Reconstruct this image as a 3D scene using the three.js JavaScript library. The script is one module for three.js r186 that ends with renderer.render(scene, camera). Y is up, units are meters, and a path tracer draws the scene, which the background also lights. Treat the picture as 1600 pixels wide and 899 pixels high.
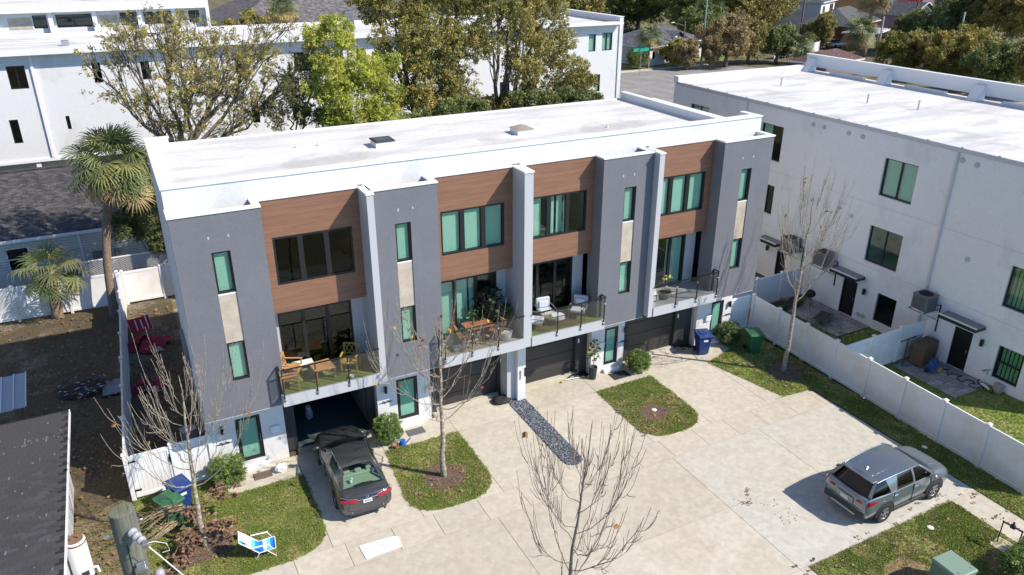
import * as THREE from 'three';
import { Sky } from 'three/addons/objects/Sky.js';
import { RoundedBoxGeometry } from 'three/addons/geometries/RoundedBoxGeometry.js';
import { mergeGeometries } from 'three/addons/utils/BufferGeometryUtils.js';
import { FontLoader } from 'three/addons/loaders/FontLoader.js';
import { TextGeometry } from 'three/addons/geometries/TextGeometry.js';

/* ---------- camera, sky, sun, exposure ---------- */
const scene = new THREE.Scene();
const camera = new THREE.PerspectiveCamera(40.85, 1024 / 575, 0.1, 3000);
camera.position.set(-0.70, 17.26, 23.35);
camera.rotation.order = 'YXZ';
camera.rotation.set(-24.05 * Math.PI / 180, -26.925 * Math.PI / 180, 0);
const renderer = new THREE.WebGLRenderer({ antialias: true });
renderer.setSize(1024, 575);
renderer.toneMapping = THREE.LinearToneMapping;
renderer.toneMappingExposure = 1.56;
renderer.shadowMap.enabled = true;
const sunDir = new THREE.Vector3(0.545, 0.668, 0.507).normalize();
const sky = new Sky();
sky.name = 'sky'; sky.userData = { kind: 'structure' };
sky.scale.setScalar(2000);
sky.material.uniforms.sunPosition.value.copy(sunDir);
sky.material.uniforms.turbidity.value = 2.2;
sky.material.uniforms.rayleigh.value = 1.0;
sky.material.uniforms.mieCoefficient.value = 0.004;
scene.add(sky);
scene.environmentIntensity = 0.155;
const sun = new THREE.DirectionalLight(0xfff3e2, 4.0);
sun.position.copy(sunDir).multiplyScalar(120).add(new THREE.Vector3(10, 0, -5));
sun.target.position.set(10, 0, -5);
sun.castShadow = true; sun.shadow.mapSize.set(4096, 4096);
Object.assign(sun.shadow.camera, { left: -90, right: 90, top: 90, bottom: -90, near: 1, far: 400 });
sun.shadow.radius = 1;
scene.add(sun, sun.target);

/* ---------- helpers ---------- */
const V = (x, y, z) => new THREE.Vector3(x, y, z);
function RNG(a) { return () => { a |= 0; a = a + 0x6D2B79F5 | 0; let t = Math.imul(a ^ a >>> 15, 1 | a); t = t + Math.imul(t ^ t >>> 7, 61 | t) ^ t; return ((t ^ t >>> 14) >>> 0) / 4294967296; }; }
const rr = (r, a, b) => a + (b - a) * r();
const used = {};
function numbered(n) { const k = used[n] = (used[n] ?? -1) + 1; return k ? `${n}_${String(k).padStart(3, '0')}` : n; }
function tag(o, label, category, group) { o.userData = { label, category }; if (group) o.userData.group = group; return o; }
function thing(name, label, category, pos = [0, 0, 0], turn = 0, group) {
  const o = new THREE.Group(); o.name = numbered(name); o.position.set(...pos); o.rotation.y = turn; scene.add(o); return tag(o, label, category, group);
}
function uvw(g0) {   // uv in metres by the dominant direction of each face
  const g = g0.index ? g0.toNonIndexed() : g0, p = g.attributes.position, n = p.count, uv = new Float32Array(n * 2);
  for (let i = 0; i < n; i += 3) {
    const ax = p.getX(i + 1) - p.getX(i), ay = p.getY(i + 1) - p.getY(i), az = p.getZ(i + 1) - p.getZ(i), bx = p.getX(i + 2) - p.getX(i), by = p.getY(i + 2) - p.getY(i), bz = p.getZ(i + 2) - p.getZ(i);
    const nx = Math.abs(ay * bz - az * by), ny = Math.abs(az * bx - ax * bz), nz = Math.abs(ax * by - ay * bx);
    for (let k = i; k < i + 3; k++) {
      const x = p.getX(k), y = p.getY(k), z = p.getZ(k);
      if (ny >= nx && ny >= nz) { uv[2 * k] = x; uv[2 * k + 1] = -z; } else if (nx >= nz) { uv[2 * k] = z; uv[2 * k + 1] = y; } else { uv[2 * k] = x; uv[2 * k + 1] = y; }
    }
  }
  g.setAttribute('uv', new THREE.BufferAttribute(uv, 2));
  for (const k of Object.keys(g.attributes)) if (!['position', 'normal', 'uv', 'color'].includes(k)) g.deleteAttribute(k);
  return g;
}
function bx(x0, x1, y0, y1, z0, z1) { const g = new THREE.BoxGeometry(Math.abs(x1 - x0), Math.abs(y1 - y0), Math.abs(z1 - z0)); g.translate((x0 + x1) / 2, (y0 + y1) / 2, (z0 + z1) / 2); return g; }
function rb(x0, x1, y0, y1, z0, z1, r = 0.02, s = 2) { const g = new RoundedBoxGeometry(x1 - x0, y1 - y0, z1 - z0, s, r); g.translate((x0 + x1) / 2, (y0 + y1) / 2, (z0 + z1) / 2); return g; }
function cyl(r0, r1, y0, y1, x = 0, z = 0, s = 16) { const g = new THREE.CylinderGeometry(r1, r0, y1 - y0, s); g.translate(x, (y0 + y1) / 2, z); return g; }
function ell(rx, ry, rz, x, y, z, s = 14) { const g = new THREE.SphereGeometry(1, s, Math.ceil(s * .7)); g.scale(rx, ry, rz); g.translate(x, y, z); return g; }
function merge(gs) { gs = gs.map(uvw); return gs.length > 1 ? mergeGeometries(gs) : gs[0]; }
function mesh(name, gs, m, parent = scene, mx) {
  let g = merge(Array.isArray(gs) ? gs : [gs]); if (mx) g.applyMatrix4(mx);
  const o = new THREE.Mesh(g, m); o.castShadow = o.receiveShadow = true;
  o.name = parent === scene ? numbered(name) : name; parent.add(o); return o;
}
function struct(name, gs, m) { const o = mesh(name, gs, m); o.userData = { kind: 'structure' }; return o; }
function tube(pts, rad, sides = 6, cap = true) {
  const n = pts.length, pos = [], idx = [], T = V(0, 0, 0), A = V(0, 0, 0), B = V(0, 0, 0); let ref = V(0.31, 0.12, 0.94);
  for (let i = 0; i < n; i++) {
    T.subVectors(pts[Math.min(i + 1, n - 1)], pts[Math.max(i - 1, 0)]).normalize();
    if (Math.abs(T.dot(ref)) > .95) ref = V(0.94, 0.1, -0.3);
    A.crossVectors(T, ref).normalize(); B.crossVectors(T, A).normalize();
    const r = Array.isArray(rad) ? rad[i] : rad;
    for (let k = 0; k < sides; k++) { const a = k / sides * 2 * Math.PI; pos.push(pts[i].x + r * (Math.cos(a) * A.x + Math.sin(a) * B.x), pts[i].y + r * (Math.cos(a) * A.y + Math.sin(a) * B.y), pts[i].z + r * (Math.cos(a) * A.z + Math.sin(a) * B.z)); }
    if (i < n - 1) for (let k = 0; k < sides; k++) { const a = i * sides + k, b = i * sides + (k + 1) % sides; idx.push(a, b, a + sides, b, b + sides, a + sides); }
  }
  if (cap) { for (const [o, s] of [[0, 1], [(n - 1) * sides, 0]]) for (let k = 1; k < sides - 1; k++) s ? idx.push(o, o + k + 1, o + k) : idx.push(o, o + k, o + k + 1); }
  const g = new THREE.BufferGeometry(); g.setAttribute('position', new THREE.Float32BufferAttribute(pos, 3)); g.setIndex(idx); g.computeVertexNormals(); return g;
}
const bar = (a, b, r, s = 6) => tube([V(...a), V(...b)], r, s);
function beam(a, b, w, h) {   // rectangular bar from a to b
  const A = V(...a), B = V(...b), L = A.distanceTo(B), g = new THREE.BoxGeometry(w, h, L); const o = new THREE.Object3D(); o.position.copy(A).lerp(B, .5); o.lookAt(B); o.updateMatrix(); g.applyMatrix4(o.matrix); return g;
}
function extr(pts, y0, y1, holes = []) {   // plan polygon [x, z] raised from y0 to y1
  const s = new THREE.Shape(pts.map(([x, z]) => new THREE.Vector2(x, -z))); for (const h of holes) s.holes.push(new THREE.Path(h.map(([x, z]) => new THREE.Vector2(x, -z))));
  const g = new THREE.ExtrudeGeometry(s, { depth: y1 - y0, bevelEnabled: false }); g.rotateX(-Math.PI / 2); g.translate(0, y0, 0); return g;
}
function wallGeo(x0, x1, y0, y1, zb, zf, holes = []) {   // upright slab with openings
  const s = new THREE.Shape([[x0, y0], [x1, y0], [x1, y1], [x0, y1]].map(a => new THREE.Vector2(...a)));
  for (const [a, b, c, d] of holes) s.holes.push(new THREE.Path([[a, c], [a, d], [b, d], [b, c]].map(q => new THREE.Vector2(...q))));
  const g = new THREE.ExtrudeGeometry(s, { depth: zf - zb, bevelEnabled: false }); g.translate(0, 0, zb); return g;
}
function roundPoly(pts, n = 6) {   // [x, z, radius]
  const out = [], N = pts.length;
  pts.forEach((p, i) => {
    const a = pts[(i + N - 1) % N], b = pts[(i + 1) % N], r = p[2] || 0; if (!r) { out.push([p[0], p[1]]); return; }
    const da = Math.hypot(a[0] - p[0], a[1] - p[1]), db = Math.hypot(b[0] - p[0], b[1] - p[1]), A = [p[0] + (a[0] - p[0]) / da * r, p[1] + (a[1] - p[1]) / da * r], B = [p[0] + (b[0] - p[0]) / db * r, p[1] + (b[1] - p[1]) / db * r];
    for (let k = 0; k <= n; k++) { const t = k / n, u = 1 - t; out.push([u * u * A[0] + 2 * u * t * p[0] + t * t * B[0], u * u * A[1] + 2 * u * t * p[1] + t * t * B[1]]); }
  });
  return out;
}
function inPoly(x, z, P) { let c = false; for (let i = 0, j = P.length - 1; i < P.length; j = i++) if ((P[i][1] > z) !== (P[j][1] > z) && x < (P[j][0] - P[i][0]) * (z - P[i][1]) / (P[j][1] - P[i][1]) + P[i][0]) c = !c; return c; }

/* ---------- procedural textures ---------- */
function hash2(x, y, s) { let h = Math.imul(x, 374761393) + Math.imul(y, 668265263) + Math.imul(s, 2246822519) | 0; h = Math.imul(h ^ h >>> 13, 1274126177); return ((h ^ h >>> 16) >>> 0) / 4294967296; }
function vn(x, y, px, py, s) { const i = Math.floor(x), j = Math.floor(y), m = (a, p) => ((a % p) + p) % p; let f = x - i, g = y - j; f = f * f * (3 - 2 * f); g = g * g * (3 - 2 * g); const a = hash2(m(i, px), m(j, py), s), b = hash2(m(i + 1, px), m(j, py), s), c = hash2(m(i, px), m(j + 1, py), s), d = hash2(m(i + 1, px), m(j + 1, py), s); return a + (b - a) * f + (c - a) * g + (a - b - c + d) * f * g; }
function fb(u, v, px, py, oct, s) { let t = 0, a = .5, w = 0; for (let o = 0; o < oct; o++) { t += a * vn(u * px, v * py, px, py, s + o); w += a; a *= .55; px *= 2; py *= 2; } return t / w; }
function tex(size, metres, fn, srgb = true) {   // fn(u, v) -> [r, g, b] in 0..1
  const d = new Uint8Array(size * size * 4);
  for (let j = 0; j < size; j++) for (let i = 0; i < size; i++) { const c = fn((i + .5) / size, (j + .5) / size), k = (j * size + i) * 4; for (let q = 0; q < 3; q++) d[k + q] = Math.max(0, Math.min(255, 255 * (c.length ? c[q] : c))); d[k + 3] = 255; }
  const t = new THREE.DataTexture(d, size, size); t.wrapS = t.wrapT = THREE.RepeatWrapping; t.magFilter = THREE.LinearFilter; t.minFilter = THREE.LinearMipmapLinearFilter; t.generateMipmaps = true; if (srgb) t.colorSpace = THREE.SRGBColorSpace;
  const [mu, mv] = Array.isArray(metres) ? metres : [metres, metres]; t.repeat.set(1 / mu, 1 / mv); t.needsUpdate = true; return t;
}
const mix = (a, b, t) => a.map((v, i) => v + (b[i] - v) * t), cl = (t) => Math.max(0, Math.min(1, t)), ss = (a, b, t) => { t = cl((t - a) / (b - a)); return t * t * (3 - 2 * t); };
const toS = (v) => v <= .0031308 ? 12.92 * v : 1.055 * Math.pow(v, 1 / 2.4) - .055;
const L = (r, g, b) => [toS(r), toS(g), toS(b)];           // linear base colour -> sRGB triple for textures
const sc = (c, k) => c.map(v => v * k);
function mat(rgb, rough = .7, extra = {}) { const m = new THREE.MeshStandardMaterial({ roughness: rough, side: THREE.DoubleSide, ...extra }); m.color.setRGB(...rgb); return m; }
function tmat(map, rough = .85, extra = {}) { return new THREE.MeshStandardMaterial({ map, roughness: rough, side: THREE.DoubleSide, ...extra }); }
const tintOf = (m, k) => { const c = m.clone(); const q = Array.isArray(k) ? k : [k, k, k]; c.color.r *= q[0]; c.color.g *= q[1]; c.color.b *= q[2]; return c; };

const bumpFine = tex(512, 1.2, (u, v) => .5 * fb(u, v, 64, 64, 3, 5) + .5 * fb(u, v, 8, 8, 3, 9), false);
const tConcrete = tex(1024, 9, (u, v) => { let c = L(.52, .475, .385); const a = fb(u, v, 5, 5, 5, 1), b = fb(u, v, 60, 60, 3, 7), s = fb(u, v, 11, 11, 4, 33); c = mix(c, L(.545, .505, .42), ss(.38, .66, a)); c = mix(c, L(.42, .36, .28), .17 * ss(.58, .75, s)); return sc(c, .93 + .14 * b); });
const tRoof = tex(1024, 12, (u, v) => { let c = L(.68, .68, .67); const a = fb(u, v, 4, 4, 5, 21), s = fb(u, v, 3, 14, 5, 23), b = fb(u, v, 90, 90, 2, 24); c = mix(c, L(.48, .48, .485), .55 * ss(.46, .68, s)); c = mix(c, L(.40, .39, .37), .5 * ss(.6, .74, a)); return sc(c, .97 + .06 * b); });
const tStuccoG = tex(512, 5, (u, v) => sc(L(.155, .160, .180), .93 + .10 * fb(u, v, 5, 5, 4, 41) + .06 * fb(u, v, 90, 90, 2, 42)));
const tWhite = tex(512, 6, (u, v) => { const a = fb(u, v, 7, 4, 5, 51), b = fb(u, v, 100, 100, 2, 52); return sc(mix(L(.70, .70, .695), L(.58, .57, .55), .5 * ss(.55, .75, a)), .97 + .05 * b); });
const tWood = tex(1024, [3, 1.6], (u, v) => { const row = Math.floor(v * 8), t = hash2(row, 3, 8), g = fb(u + t, v, 4, 90, 4, 61), h = fb(u, v, 14, 240, 2, 62), seam = Math.abs(v * 8 - row - .5) > .47 ? .86 : 1; return sc(mix(L(.285, .145, .09), L(.20, .10, .06), .2 + .6 * ss(.35, .7, g) + .16 * (t - .5)), seam * (.92 + .14 * h)); });
const tTan = tex(512, [1.5, 1], (u, v) => sc(mix(L(.52, .45, .36), L(.44, .38, .30), ss(.3, .8, fb(u, v, 5, 5, 4, 71))), .95 + .1 * fb(u, v, 30, 100, 2, 72)));
const tLawn = tex(1024, 7, (u, v) => { const a = fb(u, v, 6, 6, 4, 81), b = fb(u, v, 40, 40, 3, 82), c = fb(u, v, 160, 160, 2, 83); let k = mix(L(.15, .20, .035), L(.28, .25, .11), ss(.44, .66, a * .6 + b * .4)); return sc(k, .6 + .8 * c); });
const tLitter = tex(1024, 6, (u, v) => { const a = fb(u, v, 5, 5, 4, 91), b = fb(u, v, 60, 60, 3, 92), c = fb(u, v, 170, 170, 2, 93); let k = mix(L(.17, .125, .075), L(.33, .27, .20), ss(.5, .7, a)); k = mix(k, L(.15, .16, .05), ss(.55, .7, b)); return sc(k, .6 + .75 * c); });
const tMulch = tex(512, 1.4, (u, v) => sc(mix(L(.10, .06, .045), L(.22, .15, .12), fb(u, v, 24, 40, 3, 101)), .45 + fb(u, v, 90, 90, 2, 102)));
const tAsphalt = tex(512, 8, (u, v) => sc(L(.26, .25, .24), .8 + .25 * fb(u, v, 6, 6, 4, 111) + .15 * fb(u, v, 120, 120, 2, 112)));
const tShingle = tex(1024, 4, (u, v) => { const row = Math.floor(v * 28), o = row % 2 * .5, col = Math.floor(u * 14 + o), h = hash2(col % 14, row, 5), e = (v * 28 - row) < .14 ? .6 : 1; return sc(L(.075, .072, .075), (.72 + .5 * h) * e * (.75 + .5 * fb(u, v, 90, 90, 2, 122))); });
const tSiding = tex(256, 1.2, (u, v) => { const f = (v * 8) % 1; return sc(L(.62, .62, .60), (f < .12 ? .62 : 1) * (.95 + .08 * fb(u, v, 12, 12, 3, 131))); });
const tBark = tex(256, .5, (u, v) => sc(mix(L(.13, .10, .08), L(.30, .26, .21), fb(u, v, 10, 4, 4, 141)), .7 + .5 * fb(u, v, 50, 20, 2, 142)));
const tBarkPale = tex(256, .4, (u, v) => mix(L(.24, .20, .15), L(.46, .41, .33), ss(.35, .65, fb(u, v, 6, 6, 4, 151))));
const tPole = tex(512, [.6, 1.5], (u, v) => sc(mix(L(.11, .11, .09), L(.22, .22, .165), fb(u, v, 26, 3, 4, 161)), .75 + .4 * fb(u, v, 100, 12, 2, 162)));
const tFence = tex(512, 5, (u, v) => mix(L(.80, .80, .80), L(.66, .62, .52), .45 * ss(.55, .75, fb(u, v, 5, 5, 5, 171))));
const tPaver = tex(256, 2, (u, v) => sc(L(.30, .30, .31), .75 + .5 * fb(u, v, 20, 20, 4, 181)));

const M = {
  concrete: tmat(tConcrete, .9, { bumpMap: bumpFine, bumpScale: .004 }), roof: tmat(tRoof, .75, { bumpMap: bumpFine, bumpScale: .004 }),
  gray: tmat(tStuccoG, .92, { bumpMap: bumpFine, bumpScale: .006 }), white: tmat(tWhite, .85, { bumpMap: bumpFine, bumpScale: .005 }),
  wood: tmat(tWood, .55), tan: tmat(tTan, .7), lawn: tmat(tLawn, .95), litter: tmat(tLitter, .95), mulch: tmat(tMulch, .95, { bumpMap: bumpFine, bumpScale: .03 }),
  asphalt: tmat(tAsphalt, .92), shingle: tmat(tShingle, .9), siding: tmat(tSiding, .7), bark: tmat(tBark, .9), barkPale: tmat(tBarkPale, .85), pole: tmat(tPole, .85),
  fence: tmat(tFence, .45), paver: tmat(tPaver, .9),
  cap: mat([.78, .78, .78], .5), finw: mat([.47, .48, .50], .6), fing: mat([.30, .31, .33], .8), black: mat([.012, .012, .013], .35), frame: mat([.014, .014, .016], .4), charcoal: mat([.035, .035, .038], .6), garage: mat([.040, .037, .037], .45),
  dark: mat([.02, .02, .022], .8), room: mat([.20, .20, .18], .9), roomDark: mat([.05, .08, .085], .9), blind: mat([.80, .80, .77], .8), metal: mat([.5, .5, .5], .35, { metalness: .9 }), chrome: mat([.8, .8, .8], .12, { metalness: 1 }),
  steelgrey: mat([.20, .205, .21], .55), whitep: mat([.8, .8, .8], .4), red: mat([.36, .01, .018], .25), teak: mat([.52, .28, .12], .6), turf: mat([.19, .25, .05], .95), rubber: mat([.02, .02, .02], .8),
  glass: new THREE.MeshPhysicalMaterial({ color: new THREE.Color().setRGB(.72, .86, .81), roughness: .02, transmission: 1, thickness: 0, ior: 1.5, side: THREE.DoubleSide }),
  glassDark: new THREE.MeshPhysicalMaterial({ color: new THREE.Color().setRGB(.42, .52, .51), roughness: .02, transmission: 1, thickness: 0, ior: 1.5, side: THREE.DoubleSide }),
  rail: new THREE.MeshPhysicalMaterial({ color: new THREE.Color().setRGB(.82, .83, .82), roughness: .02, transmission: 1, thickness: 0, ior: 1.5, side: THREE.DoubleSide }),
};
/* a window facing +z: frame with panes, blinds and the room behind it as its own pieces */
function windowUnit(parent, x0, x1, y0, y1, z, o = {}) {
  const { n = 1, split = [], fw = .06, mx, blinds = [], blindDrop = 1, glass = M.glass, room = M.room, depth = 1.6, d = .07, sill, name = 'window', cross, mull = fw } = o;
  const gs = [bx(x0, x1, y0, y0 + fw, z - d, z), bx(x0, x1, y1 - fw, y1, z - d, z), bx(x0, x0 + fw, y0 + fw, y1 - fw, z - d, z), bx(x1 - fw, x1, y0 + fw, y1 - fw, z - d, z)];
  const xs = [x0 + fw]; for (let i = 1; i < n; i++) { const c = split[i - 1] ?? x0 + (x1 - x0) * i / n; gs.push(bx(c - mull / 2, c + mull / 2, y0 + fw, y1 - fw, z - d, z - .004)); xs.push(c - mull / 2, c + mull / 2); } xs.push(x1 - fw);
  if (cross) gs.push(bx(x0 + fw, x1 - fw, cross - fw / 2, cross + fw / 2, z - d, z - .006));
  const f = mesh(name + (name === 'window' ? '' : ''), gs, o.frame || M.frame, parent, mx);
  for (let i = 0; i < n; i++) {
    const a = xs[2 * i], b = xs[2 * i + 1];
    mesh('pane', bx(a, b, y0 + fw, y1 - fw, z - d * .62, z - d * .62 + .008), glass, f, mx);
    if (blinds[i]) mesh('blind', bx(a + .01, b - .01, y1 - fw - (y1 - y0 - 2 * fw) * Math.min(1, blinds[i]), y1 - fw, z - d - .05, z - d - .04), M.blind, f, mx);
  }
  if (room) { const t = .03, zr = z - d - depth; mesh('interior', [bx(x0 - .1, x1 + .1, y0 - t, y0 - .002, zr, z - d - .002), bx(x0 - .1, x1 + .1, y1 + .002, y1 + t, zr, z - d - .002), bx(x0 - .1 - t, x0 - .1, y0, y1, zr, z - d - .002), bx(x1 + .1, x1 + .1 + t, y0, y1, zr, z - d - .002), bx(x0 - .1, x1 + .1, y0, y1, zr - t, zr)], room, f, mx); }
  if (sill) mesh('sill', bx(x0 - .01, x1 + .01, y0 - .05, y0 - .004, z - .02, z + .03), M.cap, f, mx);
  return f;
}
/* ---------- ground, pavement, lawns ---------- */
struct('ground', extr([[-400, 60], [400, 60], [400, -500], [-400, -500]], -.35, -.10), tintOf(M.litter, [.75, .8, .7]));
struct('yard', extr([[-30, 20], [0, 20], [0, -1.6], [-2.6, -1.6], [-4.4, -.9], [-30, -.9]], -.09, -.045), M.litter);
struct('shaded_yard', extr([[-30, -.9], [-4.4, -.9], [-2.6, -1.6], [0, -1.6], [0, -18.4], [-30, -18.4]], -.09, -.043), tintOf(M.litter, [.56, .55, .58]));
struct('back_yard', extr([[0, -8.3], [30, -8.3], [30, -38], [2, -38], [2, -18.4], [0, -18.4]], -.09, -.05), M.litter);
struct('street', extr([[48, -38], [72, -38], [82, -54], [88, -66], [84, -73], [60, -72], [46, -60]], -.09, -.04), M.asphalt);
struct('street_branch', extr([[72, -37.99], [160, -10], [160, -16], [76, -44.4]], -.09, -.05), M.asphalt);
const pave = new THREE.Group(); pave.name = 'pavement'; pave.userData = { kind: 'structure' }; scene.add(pave);
const rs = RNG(5), tones = [1, .97, 1.03, .94].map(k => tintOf(M.concrete, k)), grays = [[.97, 1.02, 1.09], [.95, 1.0, 1.07]].map(k => tintOf(M.concrete, k));
const gap = .016;
function slab(x0, x1, z0, z1, m) { const o = mesh('slab', bx(x0 + gap / 2, x1 - gap / 2, -.1, 0, z0 + gap / 2, z1 - gap / 2), m || tones[Math.floor(rs() * 4)], pave); return o; }
mesh('joint_bed', extr([[0, -1.2], [23.3, -1.2], [23.3, 18], [-2.6, 18], [-2.6, 4.1], [0, 4.1]], -.094, -.03), tintOf(M.concrete, .35), pave);
const dx = [[0, 2.8], [2.8, 5.84], [5.84, 8.75], [8.75, 11.42], [12.15, 15.1], [15.1, 17.9], [17.9, 20.92], [20.92, 23.3]];
for (const [a, b] of dx) { slab(a, b, -1.2, .1); slab(a, b, .1, 4.1); }
slab(11.42, 12.15, 3.3, 4.1);
for (const [a, b] of [[2.98, 5.82], [8.35, 11.45], [11.8, 15.0], [17.5, 20.73]]) mesh('garage_apron', bx(a, b, -.1, -.006, -2, -1.2 - gap), tones[1], pave);
for (let i = 0, x = -1.4; x < 23.2; i++) { const e = Math.min(23.3, x + [1.52, 1.45, 1.6][i % 3]); slab(x, e, 4.1, 5.2); x = e; }
slab(-2.6, -1.4, 4.1, 5.2);
const lx = [-2.6, -2.0, 1.2, 8.0, 15.12, 19.25, 23.3], lz = [5.2, 8.28, 11.42];
for (let i = 0; i < 6; i++) for (let j = 0; j < 2; j++) slab(lx[i], lx[i + 1], lz[j], lz[j + 1], i >= 4 ? grays[(i + j) % 2] : i === 3 && j ? tones[0] : undefined);
for (let i = 0; i < 4; i++) slab(lx[i], lx[i + 1], 11.42, 15.0); slab(15.12, 15.42, 11.42, 18);
for (let z = 11.42; z < 18; z += 1.55) slab(22.05, 23.3, z, z + 1.55);
const gravelPlan = [[11.42, -1.6], [12.15, -1.6], ...Array.from({ length: 13 }, (_, k) => [11.785 + .385 * Math.cos(k * Math.PI / 12), 3.55 + .42 * Math.sin(k * Math.PI / 12)])];
struct('gravel_bed', extr(gravelPlan, -.02, .012), mat([.06, .07, .085], .9));
{ // gravel stones
  const r = RNG(77), g = new THREE.IcosahedronGeometry(.022, 0); g.scale(1.2, .7, 1); const n = 9000, im = new THREE.InstancedMesh(g, mat([1, 1, 1], .8), n), o = new THREE.Object3D(), c = new THREE.Color(), P = gravelPlan;
  for (let i = 0; i < n;) { const x = rr(r, 11.4, 12.18), z = rr(r, -1.5, 4.1); if (!inPoly(x, z, P)) continue; o.position.set(x, .016 + .012 * r(), z); o.rotation.set(r() * 6, r() * 6, r() * 6); o.scale.setScalar(rr(r, .5, 1.5)); o.updateMatrix(); im.setMatrixAt(i, o.matrix); const k = Math.pow(r(), 2.2) * .42 + .03; im.setColorAt(i, c.setRGB(k * .85, k * .95, k * 1.12)); i++; }
  im.name = 'gravel'; im.castShadow = im.receiveShadow = true; scene.add(im); im.userData = { kind: 'stuff', label: 'strip of dark blue-grey gravel between the two middle driveways', category: 'gravel' };
}
const lawns = [
  roundPoly([[-2.6, -1.1], [.3, -1.1], [.3, .1], [2.8, .1], [2.84, 4.08, 1.3], [-2.6, 4.15]]),
  roundPoly([[5.84, .1], [8.75, .1], [8.75, 4.05, 1.35], [5.5, 4.0, 1.3]]),
  roundPoly([[15.1, .1], [17.9, .1], [17.9, 4.0, 1.35], [15.0, 4.0, 1.2]]),
  [[20.92, .3], ...roundPoly([[20.92, 3.9, .9], [23.4, 4.05]]).slice(0, 8), [23.32, 18], [24.62, 18], [24.7, -1.6], [22.7, -1.6], [22.7, -.3]],
  [[15.45, 11.5], [22.0, 11.42], [22.0, 18], [15.45, 18]],
  [[24.75, 18], [30.3, 18], [30.3, -3], [24.95, -3]],
];
lawns.forEach((P, i) => struct('lawn', extr(P, -.04, .012 + .001 * i), M.lawn));
const mulch = [[-.76, 2.25, .85], [7.22, 2.45, .85], [16.35, 2.45, .62], [23.4, 2.42, .85], [17.8, 13.2, .9], [21.0, 14.2, .8]];
mulch.forEach(([x, z, r], i) => { const q = RNG(300 + i), P = []; for (let k = 0; k < 22; k++) { const a = k / 22 * 6.283, s = r * rr(q, .72, 1.12); P.push([x + s * 1.15 * Math.cos(a), z + s * Math.sin(a)]); } struct('mulch_bed', extr(P, -.02, .03 + .001 * i), i > 3 ? tintOf(M.litter, [1.2, 1.1, 1]) : M.mulch); });
/* grass tufts */
function scatterGrass(polys, n, seed, dens, name, label, pal, hs = 1) {
  const r = RNG(seed), o = new THREE.Object3D(), c = new THREE.Color(), pos = [], idx = [];
  for (let k = 0; k < 6; k++) { const a = k / 6 * 6.283 + k, lean = .35 + .5 * (k % 3) / 2, h = .045 + .018 * (k % 2), w = .007, dx = Math.cos(a), dz = Math.sin(a), b = pos.length / 3; pos.push(dx * .008 - dz * w, 0, dz * .008 + dx * w, dx * .008 + dz * w, 0, dz * .008 - dx * w, dx * lean * h * .45, h * .62, dz * lean * h * .45, dx * lean * h * 1.15, h * .9, dz * lean * h * 1.15); idx.push(b, b + 1, b + 2, b + 1, b + 3, b + 2); }
  const g = new THREE.BufferGeometry(); g.setAttribute('position', new THREE.Float32BufferAttribute(pos, 3)); g.setIndex(idx); g.computeVertexNormals();
  const m = new THREE.MeshPhysicalMaterial({ roughness: .8, side: THREE.DoubleSide, transmission: .25, thickness: 0 });
  const im = new THREE.InstancedMesh(g, m, n); let i = 0, guard = 0; const areas = polys.map(P => { let a = 0; P.forEach((p, k) => { const q = P[(k + 1) % P.length]; a += p[0] * q[1] - q[0] * p[1]; }); return Math.abs(a); }), tot = areas.reduce((a, b) => a + b);
  while (i < n && guard++ < n * 12) {
    let t = r() * tot, k = 0; while (t > areas[k] && k < areas.length - 1) t -= areas[k++]; const P = polys[k], xs = P.map(p => p[0]), zs = P.map(p => p[1]);
    const x = rr(r, Math.min(...xs), Math.max(...xs)), z = rr(r, Math.min(...zs), Math.max(...zs)); if (!inPoly(x, z, P)) continue;
    const a = fb(x / 16 + 40, z / 16 + 40, 10, 10, 4, 401), b = fb(x / 16 + 40, z / 16 + 40, 48, 48, 3, 402); if (r() > dens(a, b)) continue; if (mulch.some(q => Math.hypot(x - q[0], z - q[1]) < q[2] * .9 && r() < .93)) continue;
    o.position.set(x + rr(r, -.06, .06), .008, z + rr(r, -.06, .06)); o.rotation.set(rr(r, -.3, .3), r() * 6.28, rr(r, -.3, .3)); const s = rr(r, .6, 1.35) * hs; o.scale.set(s, s * rr(r, .7, 1.2), s); o.updateMatrix(); im.setMatrixAt(i, o.matrix);
    const tt = cl(ss(.42, .64, a * .55 + b * .45) + rr(r, -.3, .3)), col = mix(pal[0], pal[1], tt), k2 = rr(r, .7, 1.3); im.setColorAt(i, c.setRGB(col[0] * k2, col[1] * k2, col[2] * k2)); i++;
  }
  im.count = i; im.name = name; im.castShadow = im.receiveShadow = true; im.userData = { kind: 'stuff', label, category: 'grass' }; scene.add(im);
}
scatterGrass(lawns.slice(0, 5), 105000, 11, (a, b) => .25 + .9 * ss(.7, .4, a * .6 + b * .4), 'grass', 'short patchy green and tan grass on the front lawns', [[.25, .335, .05], [.40, .38, .13]]);
scatterGrass([lawns[5]], 22000, 12, (a, b) => .8, 'grass_strip', 'green grass behind the white fence on the right', [[.19, .29, .04], [.33, .33, .10]]);
scatterGrass([[[-8, 4], [-2.6, 4], [-2.6, -.4], [-4.4, -.4], [-4.4, 4], [-8, 4]], [[-4.4, 9], [-1.5, 9], [-1.5, 3], [-4.4, 3]]], 9000, 13, (a, b) => ss(.42, .6, b) * .8, 'weeds', 'thin dry weeds on the bare ground beside the shed', [[.2, .22, .05], [.40, .33, .18]]);
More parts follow.
